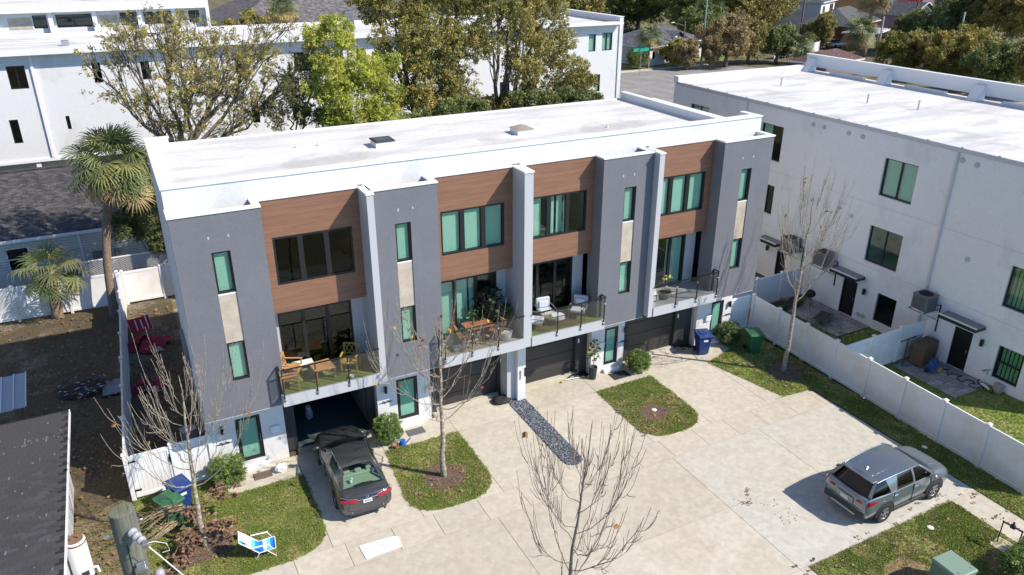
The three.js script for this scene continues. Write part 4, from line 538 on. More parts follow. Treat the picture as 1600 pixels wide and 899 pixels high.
/* far trees and palms */
const FAR = [[76.7, -74.2, 2.4, 3.9, 0, 'small olive street tree before the grey roofed house'], [76.1, -70.5, 1.9, 4.4, 1, 'thin brownish tree at the street corner'], [79.6, -69.3, 1.7, 5.2, 1, 'narrow brown tree next to the far utility pole'], [83.4, -70.3, 4.73, 7.4, 1, 'brownish tree right of the far utility pole'], [88.9, -71.3, 3.4, 6.6, 2, 'tree behind the right roof parapet, left of the dark green one'], [93.3, -69.8, 3.65, 5.69, 3, 'dark green tree near the white roof corner at right'],
  [101.8, -119.1, 8.76, 10.1, 3, 'large dark tree behind the grey roofed house'], [103.8, -104, 9.1, 13, 3, 'big green tree behind and right of the grey roofed house'], [110.6, -95.5, 8.5, 12.5, 2, 'broad olive tree at upper right before the two-storey house'], [122.6, -106, 7.6, 12.5, 2, 'broad tree left of the white two-storey house'], [108, -146.8, 10.9, 8.5, 3, 'far dark tree mass at the top above the street'], [113.5, -80.0, 2.6, 6.0, 2, 'small tree left of the parked far car'],
  [104, -55.8, 4.71, 5.4, 4, 'yellowish tree left in the row beyond the right roof'], [105.7, -51, 3.9, 5.4, 2, 'second yellowish tree from left beyond the right roof'], [103.5, -45.4, 5.01, 6.31, 4, 'middle yellowish tree beyond the right roof'], [100.5, -38.9, 4.6, 6.0, 3, 'fourth yellowish tree beyond the right roof'], [100.1, -33, 4.38, 7.64, 4, 'yellowish tree at the right picture edge beyond the roof'],
  [121.4, -66.2, 5.0, 7.6, 3, 'green tree right of the small gabled house'], [131, -65, 6.6, 12.5, 3, 'dark green tree at upper right with bluish shade'], [130.1, -56, 7.7, 17, 2, 'tall olive tree at upper right'], [146, -58, 7.9, 18, 2, 'tall olive tree at the top right corner'], [143.1, -136, 7.8, 8.5, 2, 'far tree between the two-storey house and the orange building'], [182, -150, 7, 6.5, 3, 'small far tree above the two-storey house'],
  [-6, -78, 4.5, 12.2, 4, 'yellow green tree behind the top left roof, leftmost'], [1.5, -80, 4.5, 12, 4, 'yellow green tree behind the top left roof, second from left'], [8.0, -79, 4.0, 12.0, 2, 'olive tree behind the right end of the top left roof'], [12.4, -64.5, 2.4, 12.4, 4, 'yellow tree between the top left building and the grey roof'], [15.8, -67, 2.6, 11.8, 1, 'brown bare-looking tree beside the large grey roof'], [41, -80, 5, 13, 3, 'dark tree behind the white roof, left of the olive trees'], [54, -100, 6, 11.5, 2, 'tree behind the white roof near its right cooling unit'], [66, -120, 8, 12, 3, 'tree above the right end of the long white building'], [80, -112, 8, 12.5, 2, 'olive tree above the street corner'], [92, -88, 4, 8, 3, 'dark tree right behind the grey roofed house']];
const palF = [OLIVE, BROWN, [[.22, .22, .045], [.46, .36, .08]], DARKG, GOLD];
FAR.forEach(([x, z, rx, h, k, lab], i) => { const big = rx > 5, cy = h * .56, ry = h * .42; leafTree('background_tree', lab, 'tree', [x, 0, z], { h0: Math.max(.8, h * .22), tr: .16 + rx * .03, seed: 500 + i, ls: .30 + rx * .022, per: big ? 230 : 170, pal: palF[k], group: undefined, bare: k === 1 ? 1 : 0, blobs: autoBlobs(900 + i, big ? 16 : 9, [0, cy, 0], [rx * .78, ry * .8, rx * .7], rx * .36) }); });
palm('far_palm', 'feathery pale green palm in front of the grey roofed house', [72.0, 0, -74.5], { h: 4.6, R: 1.5, n: 22, pet: 1.3, seed: 12, dead: 5 });
palm('far_palm', 'light green palm right of the far utility pole', [95, 0, -88], { h: 6.0, R: 2.2, n: 26, pet: 1.6, seed: 13, dead: 6 });
palm('far_palm', 'bushy dark palm standing before the brick house', [105.6, 0, -65.2], { h: 4.6, R: 1.9, n: 30, pet: 1.7, seed: 14, dead: 5 });
palm('far_palm', 'tall palm with shaggy trunk rising beside the far light pole', [112, 0, -69], { h: 9.5, R: 2.1, n: 32, pet: 1.8, seed: 15, dead: 12, tr: .3 });
palm('far_palm', 'small palm beside the dark green tree at right', [95.5, 0, -67.5], { h: 2.6, R: 1.9, n: 20, pet: 1.4, seed: 16, dead: 2 });
palm('far_palm', 'palm with hanging brown fronds before the large grey roof at top', [16.4, 0, -62.6], { h: 11.0, R: 1.2, n: 26, pet: 1.0, seed: 17, dead: 10, tr: .25 });
bush('dark round bush by the grey roofed house at the street corner', [70.2, 0, -74.6], [2.0, 1.6, 1.6], 79, DARKG, 700, .22);
/* ---------- vehicles ---------- */
function patch(P, bulge = [0, 0, 0], n = 8, m2 = n) {   // P: corner points a, b, c, d (a-b along u, a-d along v)
  const [a, b, c, d] = P.map(p => V(...p)), pos = [], idx = [];
  for (let j = 0; j <= m2; j++) for (let i = 0; i <= n; i++) { const u = i / n, v = j / m2, p = a.clone().lerp(b, u).lerp(d.clone().lerp(c, u), v), k = 4 * u * (1 - u), q = 4 * v * (1 - v), w = bulge[3] === 'u' ? k : bulge[3] === 'v' ? q : k * .7 + q * .3; p.x += bulge[0] * w; p.y += bulge[1] * w; p.z += bulge[2] * w; pos.push(p.x, p.y, p.z); }
  for (let j = 0; j < m2; j++) for (let i = 0; i < n; i++) { const o = j * (n + 1) + i; idx.push(o, o + 1, o + n + 1, o + 1, o + n + 2, o + n + 1); }
  const g = new THREE.BufferGeometry(); g.setAttribute('position', new THREE.Float32BufferAttribute(pos, 3)); g.setIndex(idx); g.computeVertexNormals(); return g;
}
const cr = (a, b, c, d, t) => .5 * ((2 * b) + (c - a) * t + (2 * a - 5 * b + 4 * c - d) * t * t + (3 * b - a - 3 * c + d) * t * t * t);
function loft(st, sub = 5) {   // stations [x, yb, wb, ym, wm, yt, wt, crown]
  const rows = [], N = st.length; for (let i = 0; i < N - 1; i++) for (let k = 0; k < sub + (i === N - 2 ? 1 : 0); k++) { const t = k / sub, g = j => st[Math.max(0, Math.min(N - 1, j))]; rows.push(st[0].map((_, q) => cr(g(i - 1)[q], g(i)[q], g(i + 1)[q], g(i + 2)[q], t))); }
  const prof = ([x, yb, wb, ym, wm, yt, wt, c]) => { const R = [[0, yb], [wb * .85, yb], [wb, yb + .05], [wm * .985 + wb * .015, yb * .45 + ym * .55], [wm, ym], [wm * .985, ym + (yt - ym) * .35], [wt + (wm - wt) * .35, yt - (yt - ym) * .18], [wt, yt - .012], [wt - .05, yt + c * .15], [wt * .75, yt + c * .5], [wt * .4, yt + c * .88], [0, yt + c]]; return [...R.map(([z, y]) => [x, y, z]), ...R.slice(1, -1).reverse().map(([z, y]) => [x, y, -z])]; };
  const P = rows.map(prof), n = P[0].length, pos = P.flat(2), idx = [];
  for (let j = 0; j < P.length - 1; j++) for (let i = 0; i < n; i++) { const a = j * n + i, b = j * n + (i + 1) % n; idx.push(a, a + n, b, b, a + n, b + n); }
  for (const [o, f] of [[0, 0], [(P.length - 1) * n, 1]]) { const c = pos.length / 3; let s = [0, 0, 0]; for (let i = 0; i < n; i++) for (let q = 0; q < 3; q++) s[q] += pos[(o + i) * 3 + q] / n; pos.push(...s); for (let i = 0; i < n; i++) { const a = o + i, b = o + (i + 1) % n; f ? idx.push(c, a, b) : idx.push(c, b, a); } }
  const g = new THREE.BufferGeometry(); g.setAttribute('position', new THREE.Float32BufferAttribute(pos, 3)); g.setIndex(idx); g.computeVertexNormals(); return g;
}
function wheel(t, x, z, R, w, rimM, spokes) {
  const s = Math.sign(z), tyre = mesh('wheel', new THREE.LatheGeometry([[R * .62, -w / 2], [R * .94, -w / 2], [R, -w / 2 + .03], [R, w / 2 - .03], [R * .94, w / 2], [R * .66, w / 2], [R * .62, w / 2 - .03]].map(p => new THREE.Vector2(...p)), 28).rotateX(Math.PI / 2).translate(x, R, z), M.rubber, t);
  const zf = z + s * (w / 2 - .03), g = [new THREE.CylinderGeometry(.06, .06, .04, 12).rotateX(Math.PI / 2).translate(x, R, zf)];
  for (let k = 0; k < spokes; k++) { const a = k / spokes * 6.283; for (const d of [-.13, .13]) g.push(beam([x + .04 * Math.cos(a), R + .04 * Math.sin(a), zf], [x + R * .63 * Math.cos(a + d), R + R * .63 * Math.sin(a + d), zf], .03, .035)); }
  g.push(new THREE.TorusGeometry(R * .625, .018, 6, 28).translate(x, R, zf)); mesh('rim', g, rimM, tyre); mesh('brake_disc', new THREE.CylinderGeometry(R * .6, R * .6, .02, 20).rotateX(Math.PI / 2).translate(x, R, z), M.charcoal, tyre);
}
function carCabin(t, c) {   // greenhouse from profile points; wb belt half width, wr roof half width
  const { wsB, wsT, rfE, blB, yb, yr, wb, wr, sides, paint, glass, inside } = c, rb2 = (x) => yb(x), P = (x, s) => [x, rb2(x), s * wb(x)], Q = (x, s) => [x, yr(x), s * wr(x)];
  mesh('windshield', patch([P(wsB, -1), P(wsB, 1), Q(wsT, 1), Q(wsT, -1)].map((p, i) => [p[0], p[1], p[2] * (i < 2 ? .93 : .94)]), [.14, .015, 0, 'u'], 10), glass, t);
  const roofP = []; const n = 8; const rg = []; for (let k = 0; k < n; k++) { const x0 = wsT + (rfE - wsT) * k / n, x1 = wsT + (rfE - wsT) * (k + 1) / n; const Z = x => wr(x); rg.push(patch([[x0, yr(x0), -Z(x0)], [x0, yr(x0), Z(x0)], [x1, yr(x1), Z(x1)], [x1, yr(x1), -Z(x1)]], [0, .045, 0, 'u'], 10, 1)); }
  mesh('roof', [...rg, patch([[wsT + .001, yr(wsT), -wr(wsT)], [wsT + .001, yr(wsT), wr(wsT)], [wsT, yr(wsT), wr(wsT)], [wsT, yr(wsT), -wr(wsT)]], [.12, .04, 0, 'u'], 8, 2)], c.roofM || paint, t);
  mesh('rear_window', patch([Q(rfE, -1), Q(rfE, 1), P(blB, 1), P(blB, -1)].map((p, i) => [p[0], p[1] + .01, p[2] * (i < 2 ? .86 : .84)]), [-.09, .03, 0, 'u'], 10), c.rearGlass || glass, t);
  for (const s of [-1, 1]) {
    const pil = { push: g => mesh('pillar', g, c.pillarM || paint, t) };
    pil.push(patch([Q(rfE, s), [Q(rfE, s)[0] - .02, Q(rfE, s)[1] + .01, Q(rfE, s)[2] * .86], [P(blB, s)[0], P(blB, s)[1] + .012, P(blB, s)[2] * .84], P(blB, s)], [0, 0, 0], 3));
    pil.push(patch([P(wsB, s), [P(wsB, s)[0] + .01, P(wsB, s)[1], P(wsB, s)[2] * .93], [Q(wsT, s)[0], Q(wsT, s)[1], Q(wsT, s)[2] * .94], Q(wsT, s)], [0, 0, 0], 3));
    for (const [a, b, d, e, k] of sides) { const g = patch([P(a, s), P(b, s), Q(e, s), Q(d, s)], [0, 0, s * .02, 'v'], 6); if (k) mesh('side_window', g, c.sideGlass || glass, t); else pil.push(g); }
    const rail = []; for (let k = 0; k <= 8; k++) { const x = wsT + (rfE - wsT) * k / 8; rail.push(V(x, yr(x) - .005, s * (wr(x) - .005))); } mesh('roof_rail', tube(rail, .022, 6), c.railM || paint, t);
  }
  if (inside) inside(t);
}
{ // dark grey sedan, nose towards the garage
  const t = thing('parked_car', 'dark grey sedan parked nose-in at the open garage', 'car', [4.28, 0, 1.02], Math.PI / 2 - .03); t.scale.set(.95, .97, .95);
  const paint = new THREE.MeshPhysicalMaterial({ roughness: .32, metalness: .55, clearcoat: 1, clearcoatRoughness: .04, side: THREE.DoubleSide }); paint.color.setRGB(.085, .09, .10);
  mesh('body', loft([[-2.42, .42, .55, .60, .66, .78, .60, .02], [-2.36, .30, .76, .62, .84, .93, .70, .02], [-2.1, .24, .84, .62, .92, 1.01, .74, .03], [-1.75, .22, .86, .62, .925, 1.01, .80, .02], [-.8, .2, .86, .6, .925, .98, .85, .0], [.3, .2, .86, .6, .92, .96, .85, .0], [1.15, .22, .86, .6, .92, .96, .82, .03], [1.7, .22, .84, .58, .91, .90, .76, .05], [2.15, .24, .78, .54, .84, .80, .66, .05], [2.38, .32, .6, .52, .66, .68, .52, .03], [2.43, .4, .45, .52, .5, .6, .42, .02]]), paint, t);
  const yb = x => x > .9 ? .975 : x < -1.4 ? 1.03 : .985, yr = x => 1.43 - .055 * Math.pow((x + .5) / .9, 2) * (x > -.5 ? 1 : .9), wb = x => .86 - .05 * Math.max(0, x - .4) - .05 * Math.max(0, -x - 1), wr = x => .62 - .03 * Math.abs(x);
  carCabin(t, { wsB: 1.02, wsT: .10, rfE: -1.22, blB: -1.93, yb, yr, wb, wr, paint, glass: M.glassDark, rearGlass: new THREE.MeshPhysicalMaterial({ color: new THREE.Color().setRGB(.62, .78, .70), roughness: .03, transmission: 1, thickness: 0, side: THREE.DoubleSide }), railM: M.chrome,
    sides: [[1.02, .86, .10, .03, 0], [.86, -.05, .03, -.18, 1], [-.05, -.15, -.18, -.26, 0], [-.15, -1.1, -.26, -.98, 1], [-1.1, -1.93, -.98, -1.22, 0]],
    inside: (q) => { const be = mat([.42, .40, .33], .8); mesh('parcel_shelf', bx(-1.85, -1.3, 1.0, 1.03, -.68, .68), be, q); mesh('seat', rb(-1.35, -1.15, .8, 1.16, -.66, .66, .06), be, q); for (const z of [-.4, 0, .4]) mesh('headrest', rb(-1.31, -1.19, 1.13, 1.28, z - .12, z + .12, .04), be, q); for (const z of [-.36, .36]) { mesh('seat', rb(-.25, -.1, .8, 1.22, z - .24, z + .24, .06), be, q); mesh('headrest', rb(-.27, -.15, 1.2, 1.36, z - .13, z + .13, .04), be, q); } mesh('floor', bx(-1.1, 1.0, .985, 1.0, -.72, .72), mat([.12, .115, .1], .9), q); mesh('dashboard', rb(.55, .95, .98, 1.05, -.7, .7, .03), M.dark, q); mesh('steering_wheel', new THREE.TorusGeometry(.17, .016, 6, 18).rotateY(1.2).translate(.42, 1.1, -.36), M.dark, q); mesh('plush_toy', [ell(.06, .07, .06, -1.65, 1.09, -.35, 8), ell(.05, .05, .05, -1.6, 1.17, -.31, 8)], M.whitep, q); } });
  for (const s of [-1, 1]) {
    for (const x of [-1.39, 1.39]) { wheel(t, x, s * .83, .335, .21, M.metal, 5); mesh('wheel_arch', new THREE.RingGeometry(.33, .385, 24, 1, -.15, 3.44).translate(x, .335, s * .927), M.dark, t); }
    const tl = mesh('taillight', patch([[-2.475, .80, s * .36], [-2.32, .83, s * .90], [-2.31, .95, s * .875], [-2.46, .93, s * .36]], [-.05, 0, s * .02], 8), M.red, t); mesh('taillight_side', patch([[-2.32, .83, s * .905], [-1.98, .9, s * .932], [-1.98, .98, s * .905], [-2.31, .95, s * .88]], [0, 0, s * .015], 6), M.red, tl); mesh('light_trim', tube([V(-2.47, .955, s * .34), V(-2.40, .965, s * .66), V(-2.20, .99, s * .87)], .014, 6), M.chrome, tl);
    mesh('headlight', patch([[2.36, .62, s * .45], [2.1, .66, s * .78], [1.9, .78, s * .80], [2.25, .74, s * .48]], [.05, .03, s * .03], 6), M.chrome, t);
    const mir = mesh('side_mirror', [ell(.10, .075, .12, .92, 1.03, s * 1.0, 12), bx(.86, .96, .95, 1.0, Math.min(s * .86, s * .98), Math.max(s * .86, s * .98))], paint, t); mesh('mirror_glass', bx(.815, .822, .98, 1.07, Math.min(s * .91, s * 1.08), Math.max(s * .91, s * 1.08)), M.chrome, mir);
    for (const x of [.25, -.85]) mesh('door_handle', rb(x - .1, x + .1, .80, .83, s > 0 ? .915 : -.945, s > 0 ? .945 : -.915, .01, 1), M.chrome, t);
    for (const x of [1.02, .05, -.98]) mesh('door_gap', bx(x - .006, x + .006, .32, .96, s > 0 ? .905 : -.927, s > 0 ? .927 : -.905), M.dark, t);
    mesh('exhaust', new THREE.CylinderGeometry(.035, .035, .12, 10, 1, true).rotateZ(Math.PI / 2).translate(-2.42, .3, s * .56), M.chrome, t);
  }
  mesh('boot_lid_lip', tube([V(-2.40, 1.0, -.66), V(-2.46, 1.015, -.3), V(-2.47, 1.02, 0), V(-2.46, 1.015, .3), V(-2.40, 1.0, .66)], .022, 6), paint, t);
  const pl = mesh('number_plate', rb(-2.478, -2.462, .72, .86, -.155, .155, .006, 1), M.whitep, t); mesh('plate_print', [-.09, -.055, -.02, .02, .055, .09].map(z => bx(-2.482, -2.479, .76, .82, z - .01, z + .01)), M.charcoal, pl);
  mesh('chrome_strip', tube([V(-2.46, .885, -.38), V(-2.49, .89, 0), V(-2.46, .885, .38)], .016, 6), M.chrome, t);
  mesh('emblem', [new THREE.TorusGeometry(.045, .009, 6, 16).rotateY(Math.PI / 2).translate(-2.475, .96, 0)], M.chrome, t);
  mesh('rear_bumper_lower', rb(-2.42, -2.2, .26, .36, -.66, .66, .04), M.charcoal, t);
}
{ // grey suv
  const t = thing('parked_suv', 'steel grey sport utility vehicle parked beside the lawn at right', 'car', [20.3, 0, 10.17], .02); t.scale.set(.91, .98, .93);
  const paint = new THREE.MeshPhysicalMaterial({ roughness: .3, metalness: .55, clearcoat: 1, clearcoatRoughness: .05, side: THREE.DoubleSide }); paint.color.setRGB(.20, .235, .265);
  mesh('body', loft([[-2.34, .5, .62, .75, .76, .98, .70, .01], [-2.28, .36, .80, .75, .88, 1.08, .78, .01], [-2.0, .28, .86, .76, .945, 1.14, .86, .0], [-1.3, .26, .88, .75, .955, 1.12, .91, .0], [0, .25, .88, .75, .94, 1.11, .91, .0], [1.0, .25, .88, .75, .945, 1.10, .88, .02], [1.3, .25, .88, .74, .95, 1.09, .85, .06], [1.9, .28, .86, .72, .94, .99, .80, .07], [2.2, .32, .78, .70, .85, .90, .72, .05], [2.33, .42, .66, .68, .74, .80, .6, .03]]), paint, t);
  const yb = x => x > 1 ? 1.11 : 1.12 + .03 * Math.max(0, -x - 1), yr = x => 1.62 - .05 * Math.pow((x + .25) / 1.2, 2), wb = x => .925 - .05 * Math.max(0, x - .6) - .06 * Math.max(0, -x - 1.3), wr = x => .74 - .035 * Math.abs(x + .3);
  carCabin(t, { wsB: 1.3, wsT: .45, rfE: -1.74, blB: -2.16, yb, yr, wb, wr, paint, glass: tintOf(M.glassDark, [.6, .6, .6]), sideGlass: new THREE.MeshPhysicalMaterial({ color: 0x050607, roughness: .05, side: THREE.DoubleSide }), rearGlass: new THREE.MeshPhysicalMaterial({ color: 0x060608, roughness: .05, side: THREE.DoubleSide }), railM: paint,
    sides: [[1.3, 1.08, .45, .36, 0], [1.08, .12, .36, .04, 1], [.12, .02, .04, -.06, 0], [.02, -.88, -.06, -.80, 1], [-.88, -1.18, -.80, -1.36, 0], [-1.18, -2.16, -1.36, -1.74, 1]], inside: (q) => { mesh('dashboard', rb(.7, 1.15, 1.09, 1.16, -.75, .75, .04), M.dark, q); for (const z of [-.38, .38]) mesh('headrest', rb(-.1, .05, 1.25, 1.42, z - .14, z + .14, .05), M.dark, q); mesh('floor', bx(-2.0, 1.1, 1.115, 1.122, -.8, .8), M.dark, q); } });
  mesh('spoiler', rb(-1.92, -1.68, 1.53, 1.575, -.64, .64, .02), paint, t); mesh('brake_light', bx(-1.926, -1.915, 1.545, 1.56, -.2, .2), M.red, t);
  for (const z of [-.38, .38]) mesh('roof_rib', tube(Array.from({ length: 9 }, (_, k) => { const x = .3 - 1.9 * k / 8; return V(x, yr(x) + .045 * (1 - Math.pow(z / .74, 2)) - .012, z); }), .014, 6), paint, t);
  for (const z of [-.45, .45]) mesh('bonnet_crease', tube([V(1.45, 1.115, z), V(1.9, 1.045, z * 1.1), V(2.2, .93, z * 1.1)], .016, 6), paint, t);
  mesh('shark_fin', new THREE.ExtrudeGeometry(new THREE.Shape([[0, 0], [.16, 0], [.02, .08], [-.01, .08]].map(a => new THREE.Vector2(...a))), { depth: .03, bevelEnabled: false }).translate(-1.45, 1.60, -.015), M.chrome, t);
  for (const s of [-1, 1]) {
    for (const x of [-1.35, 1.36]) { mesh('arch_cladding', new THREE.RingGeometry(.36, .47, 26, 1, -.12, 3.38).translate(x, .38, s * .965), M.charcoal, t); mesh('arch_lip', new THREE.TorusGeometry(.465, .022, 6, 24, 3.38).rotateZ(-.12).translate(x, .38, s * .955), M.charcoal, t); wheel(t, x, s * .87, .365, .23, M.metal, 6); }
    mesh('sill_cladding', rb(-.98, .98, .24, .38, s > 0 ? .86 : -.955, s > 0 ? .955 : -.86, .03), M.charcoal, t);
    const mir = mesh('side_mirror', [ell(.12, .09, .13, .98, 1.14, s * 1.04, 12), bx(.92, 1.02, 1.05, 1.1, Math.min(s * .9, s * 1.0), Math.max(s * .9, s * 1.0))], s > 0 ? paint : M.charcoal, t); mesh('mirror_glass', bx(.855, .862, 1.07, 1.2, Math.min(s * .94, s * 1.13), Math.max(s * .94, s * 1.13)), M.chrome, mir);
    for (const x of [.2, -.9]) mesh('door_handle', rb(x - .11, x + .11, .92, .955, s > 0 ? .935 : -.97, s > 0 ? .97 : -.935, .012, 1), M.chrome, t);
    for (const x of [1.05, .08, -.98]) mesh('door_gap', bx(x - .006, x + .006, .36, 1.05, s > 0 ? .925 : -.953, s > 0 ? .953 : -.925), M.dark, t);
    const tl = mesh('taillight', patch([[-2.37, .9, s * .46], [-2.24, .88, s * .90], [-2.22, 1.04, s * .885], [-2.36, .97, s * .46]], [-.04, 0, s * .02], 6), M.red, t); mesh('taillight_side', patch([[-2.24, .88, s * .915], [-1.9, .99, s * .957], [-1.9, 1.04, s * .94], [-2.22, 1.04, s * .9]], [0, 0, s * .012], 6), M.red, tl);
    mesh('headlight', patch([[2.32, .74, s * .5], [2.1, .76, s * .85], [1.95, .90, s * .86], [2.24, .84, s * .55]], [.05, .02, s * .03], 6), M.chrome, t);
    mesh('fog_lamp', ell(.03, .05, .1, -2.34, .5, s * .7, 8), M.chrome, t); 
  }
  mesh('bumper_cladding', rb(-2.37, -2.12, .36, .6, -.84, .84, .05), M.charcoal, t); mesh('skid_plate', rb(-2.40, -2.2, .34, .42, -.5, .5, .03), M.metal, t); mesh('tailgate_plate', rb(-2.395, -2.375, .72, .87, -.16, .16, .006, 1), tintOf(M.cap, .8), t); mesh('tailgate_recess', rb(-2.378, -2.36, .68, .92, -.34, .34, .01, 1), paint, t); mesh('tailgate_gap', [bx(-2.356, -2.34, .64, .655, -.7, .7)], M.dark, t); mesh('rear_wiper', beam([-2.2, 1.19, 0], [-2.14, 1.24, .34], .015, .015), M.dark, t); mesh('front_bumper', rb(2.18, 2.36, .3, .52, -.72, .72, .05), M.charcoal, t); mesh('grille', rb(2.28, 2.37, .54, .76, -.5, .5, .03), M.dark, t);
}
/* ---------- bins, chairs and small things ---------- */
function bin(label, pos, turn, m, group) {
  const t = thing('wheelie_bin', label, 'bin', pos, turn, group), A = [.23, .27], B = [.30, .36], h = .98, body = new THREE.BufferGeometry(); const q = [];
  const pr = (x, z, y) => { const r = []; for (const [sx, sz] of [[1, 1], [-1, 1], [-1, -1], [1, -1]]) { const a0 = Math.atan2(sz, sx); for (let k = -1; k <= 1; k++) { const rad = .05, a = a0 + k * .5; r.push([sx * (x - rad) + rad * Math.cos(a), y, sz * (z - rad) + rad * Math.sin(a)]); } } return r; };
  const rings = [pr(A[0], A[1], .06), pr(A[0] + .02, A[1] + .03, .4), pr(B[0], B[1], h - .07), pr(B[0] + .025, B[1] + .025, h - .06), pr(B[0] + .025, B[1] + .025, h)], n = 12, idx = []; const pos2 = rings.flat(2); for (let j = 0; j < 4; j++) for (let i = 0; i < n; i++) { const a = j * n + i, b = j * n + (i + 1) % n; idx.push(a, a + n, b, b, a + n, b + n); } for (let i = 1; i < n - 1; i++) idx.push(0, i, i + 1);
  body.setAttribute('position', new THREE.Float32BufferAttribute(pos2, 3)); body.setIndex(idx); body.computeVertexNormals(); mesh('body', body, m, t);
  const lid = mesh('lid', [rb(-.345, .345, h + .004, h + .05, -.41, .40, .022), ell(.28, .06, .32, 0, h + .04, 0)], m, t); mesh('lid_edge', rb(-.33, .33, h - .01, h + .02, .36, .43, .012, 1), m, lid);
  mesh('handle', bar([-.26, h - .02, -.44], [.26, h - .02, -.44], .02), m, t); for (const s of [-1, 1]) { const w = mesh('wheel', new THREE.CylinderGeometry(.125, .125, .06, 18).rotateZ(Math.PI / 2).translate(s * .27, .125, -.24), M.rubber, t); mesh('hub', new THREE.CylinderGeometry(.05, .05, .064, 12).rotateZ(Math.PI / 2).translate(s * .27, .125, -.24), M.charcoal, w); }
  mesh('label_plate', rb(-.10, .10, .72, .82, .352, .358, .002, 1), m === binBlue ? M.whitep : m, t).rotation.x = 0; return t;
}
const binBlue = mat([.018, .05, .20], .42), binGreen = mat([.035, .14, .065], .5);
bin('blue wheelie bin by the white gate at left, behind the green one', [-1.2, 0, .0], .35, binBlue, 'wheelie bins');
bin('green wheelie bin at left, in front of the blue bin and under pale twigs', [-1.55, 0, .68], .5, binGreen, 'wheelie bins');
bin('blue wheelie bin standing by the fourth garage door', [21.28, 0, -.62], -.3, binBlue, 'wheelie bins');
bin('green wheelie bin in the shade beside the right fence', [23.45, 0, .35], -.35, binGreen, 'wheelie bins');
{ // brush pile
  const t = thing('brush_pile', 'heap of cut pale twigs and dried leaves around the left tree', 'branches', [-1.1, 0, 1.9]), r = RNG(88), gs = []; const leaf = new THREE.PlaneGeometry(.11, .07, 2, 1), lp = leaf.attributes.position; for (let i = 0; i < lp.count; i++) lp.setZ(i, Math.abs(lp.getX(i)) * .5); const lg = [[], [], []];
  const br = (x, z, dx, dz, Ln, y0, n, dry) => { for (let k = 0; k < n; k++) { const a = Math.atan2(dz, dx) + rr(r, -.5, .5), l = Ln * rr(r, .5, 1.1), s = V(x + rr(r, -.12, .12), y0 + rr(r, -.1, .1), z + rr(r, -.12, .12)), e = V(s.x + Math.cos(a) * l, Math.max(.08, y0 * .6 + rr(r, -.2, .35)), s.z + Math.sin(a) * l), pts = curve(s, e, rr(r, .02, .14) * l, 5, .02, r); const g = [tube(pts, taper(.019, .007, 5), 4)]; for (let q = 0; q < 4; q++) { const p = pts[1 + q % 4], ee = p.clone().add(V(rr(r, -.35, .35), rr(r, -.05, .25), rr(r, -.35, .35))); g.push(tube([p, ee], [.007, .003], 3)); if (dry) for (let w = 0; w < 7; w++) { const c = p.clone().lerp(ee, r()), gl = leaf.clone(); gl.rotateX(r() * 6); gl.rotateY(r() * 6); gl.scale(rr(r, .7, 1.4), 1, rr(r, .7, 1.4)); gl.translate(c.x + rr(r, -.06, .06), Math.max(.03, c.y), c.z + rr(r, -.06, .06)); lg[Math.floor(r() * 3)].push(gl); } } mesh('twig', g, tintOf(M.barkPale, [.9, .8, .62]), t); } };
  br(-.1, -.6, -1, -.05, 1.9, 1.0, 18, 0); br(-.3, -.3, -1, .25, 1.6, .8, 14, 0); br(.1, .2, -.6, .8, 1.1, .6, 7, 1); br(.5, .3, .9, .5, 1.1, .75, 7, 1); br(.2, -.1, .2, -1, .7, .9, 6, 1); br(-.2, .6, -.4, .9, 1.2, .25, 7, 1); br(.6, -.6, 1, .1, 1.0, 1.2, 5, 1);
  [[.22, .12, .075], [.15, .08, .055], [.28, .17, .11]].forEach((c, i) => { mesh('dried_leaves', lg[i], mat(c, .9), t).userData = { kind: 'stuff' }; });
}
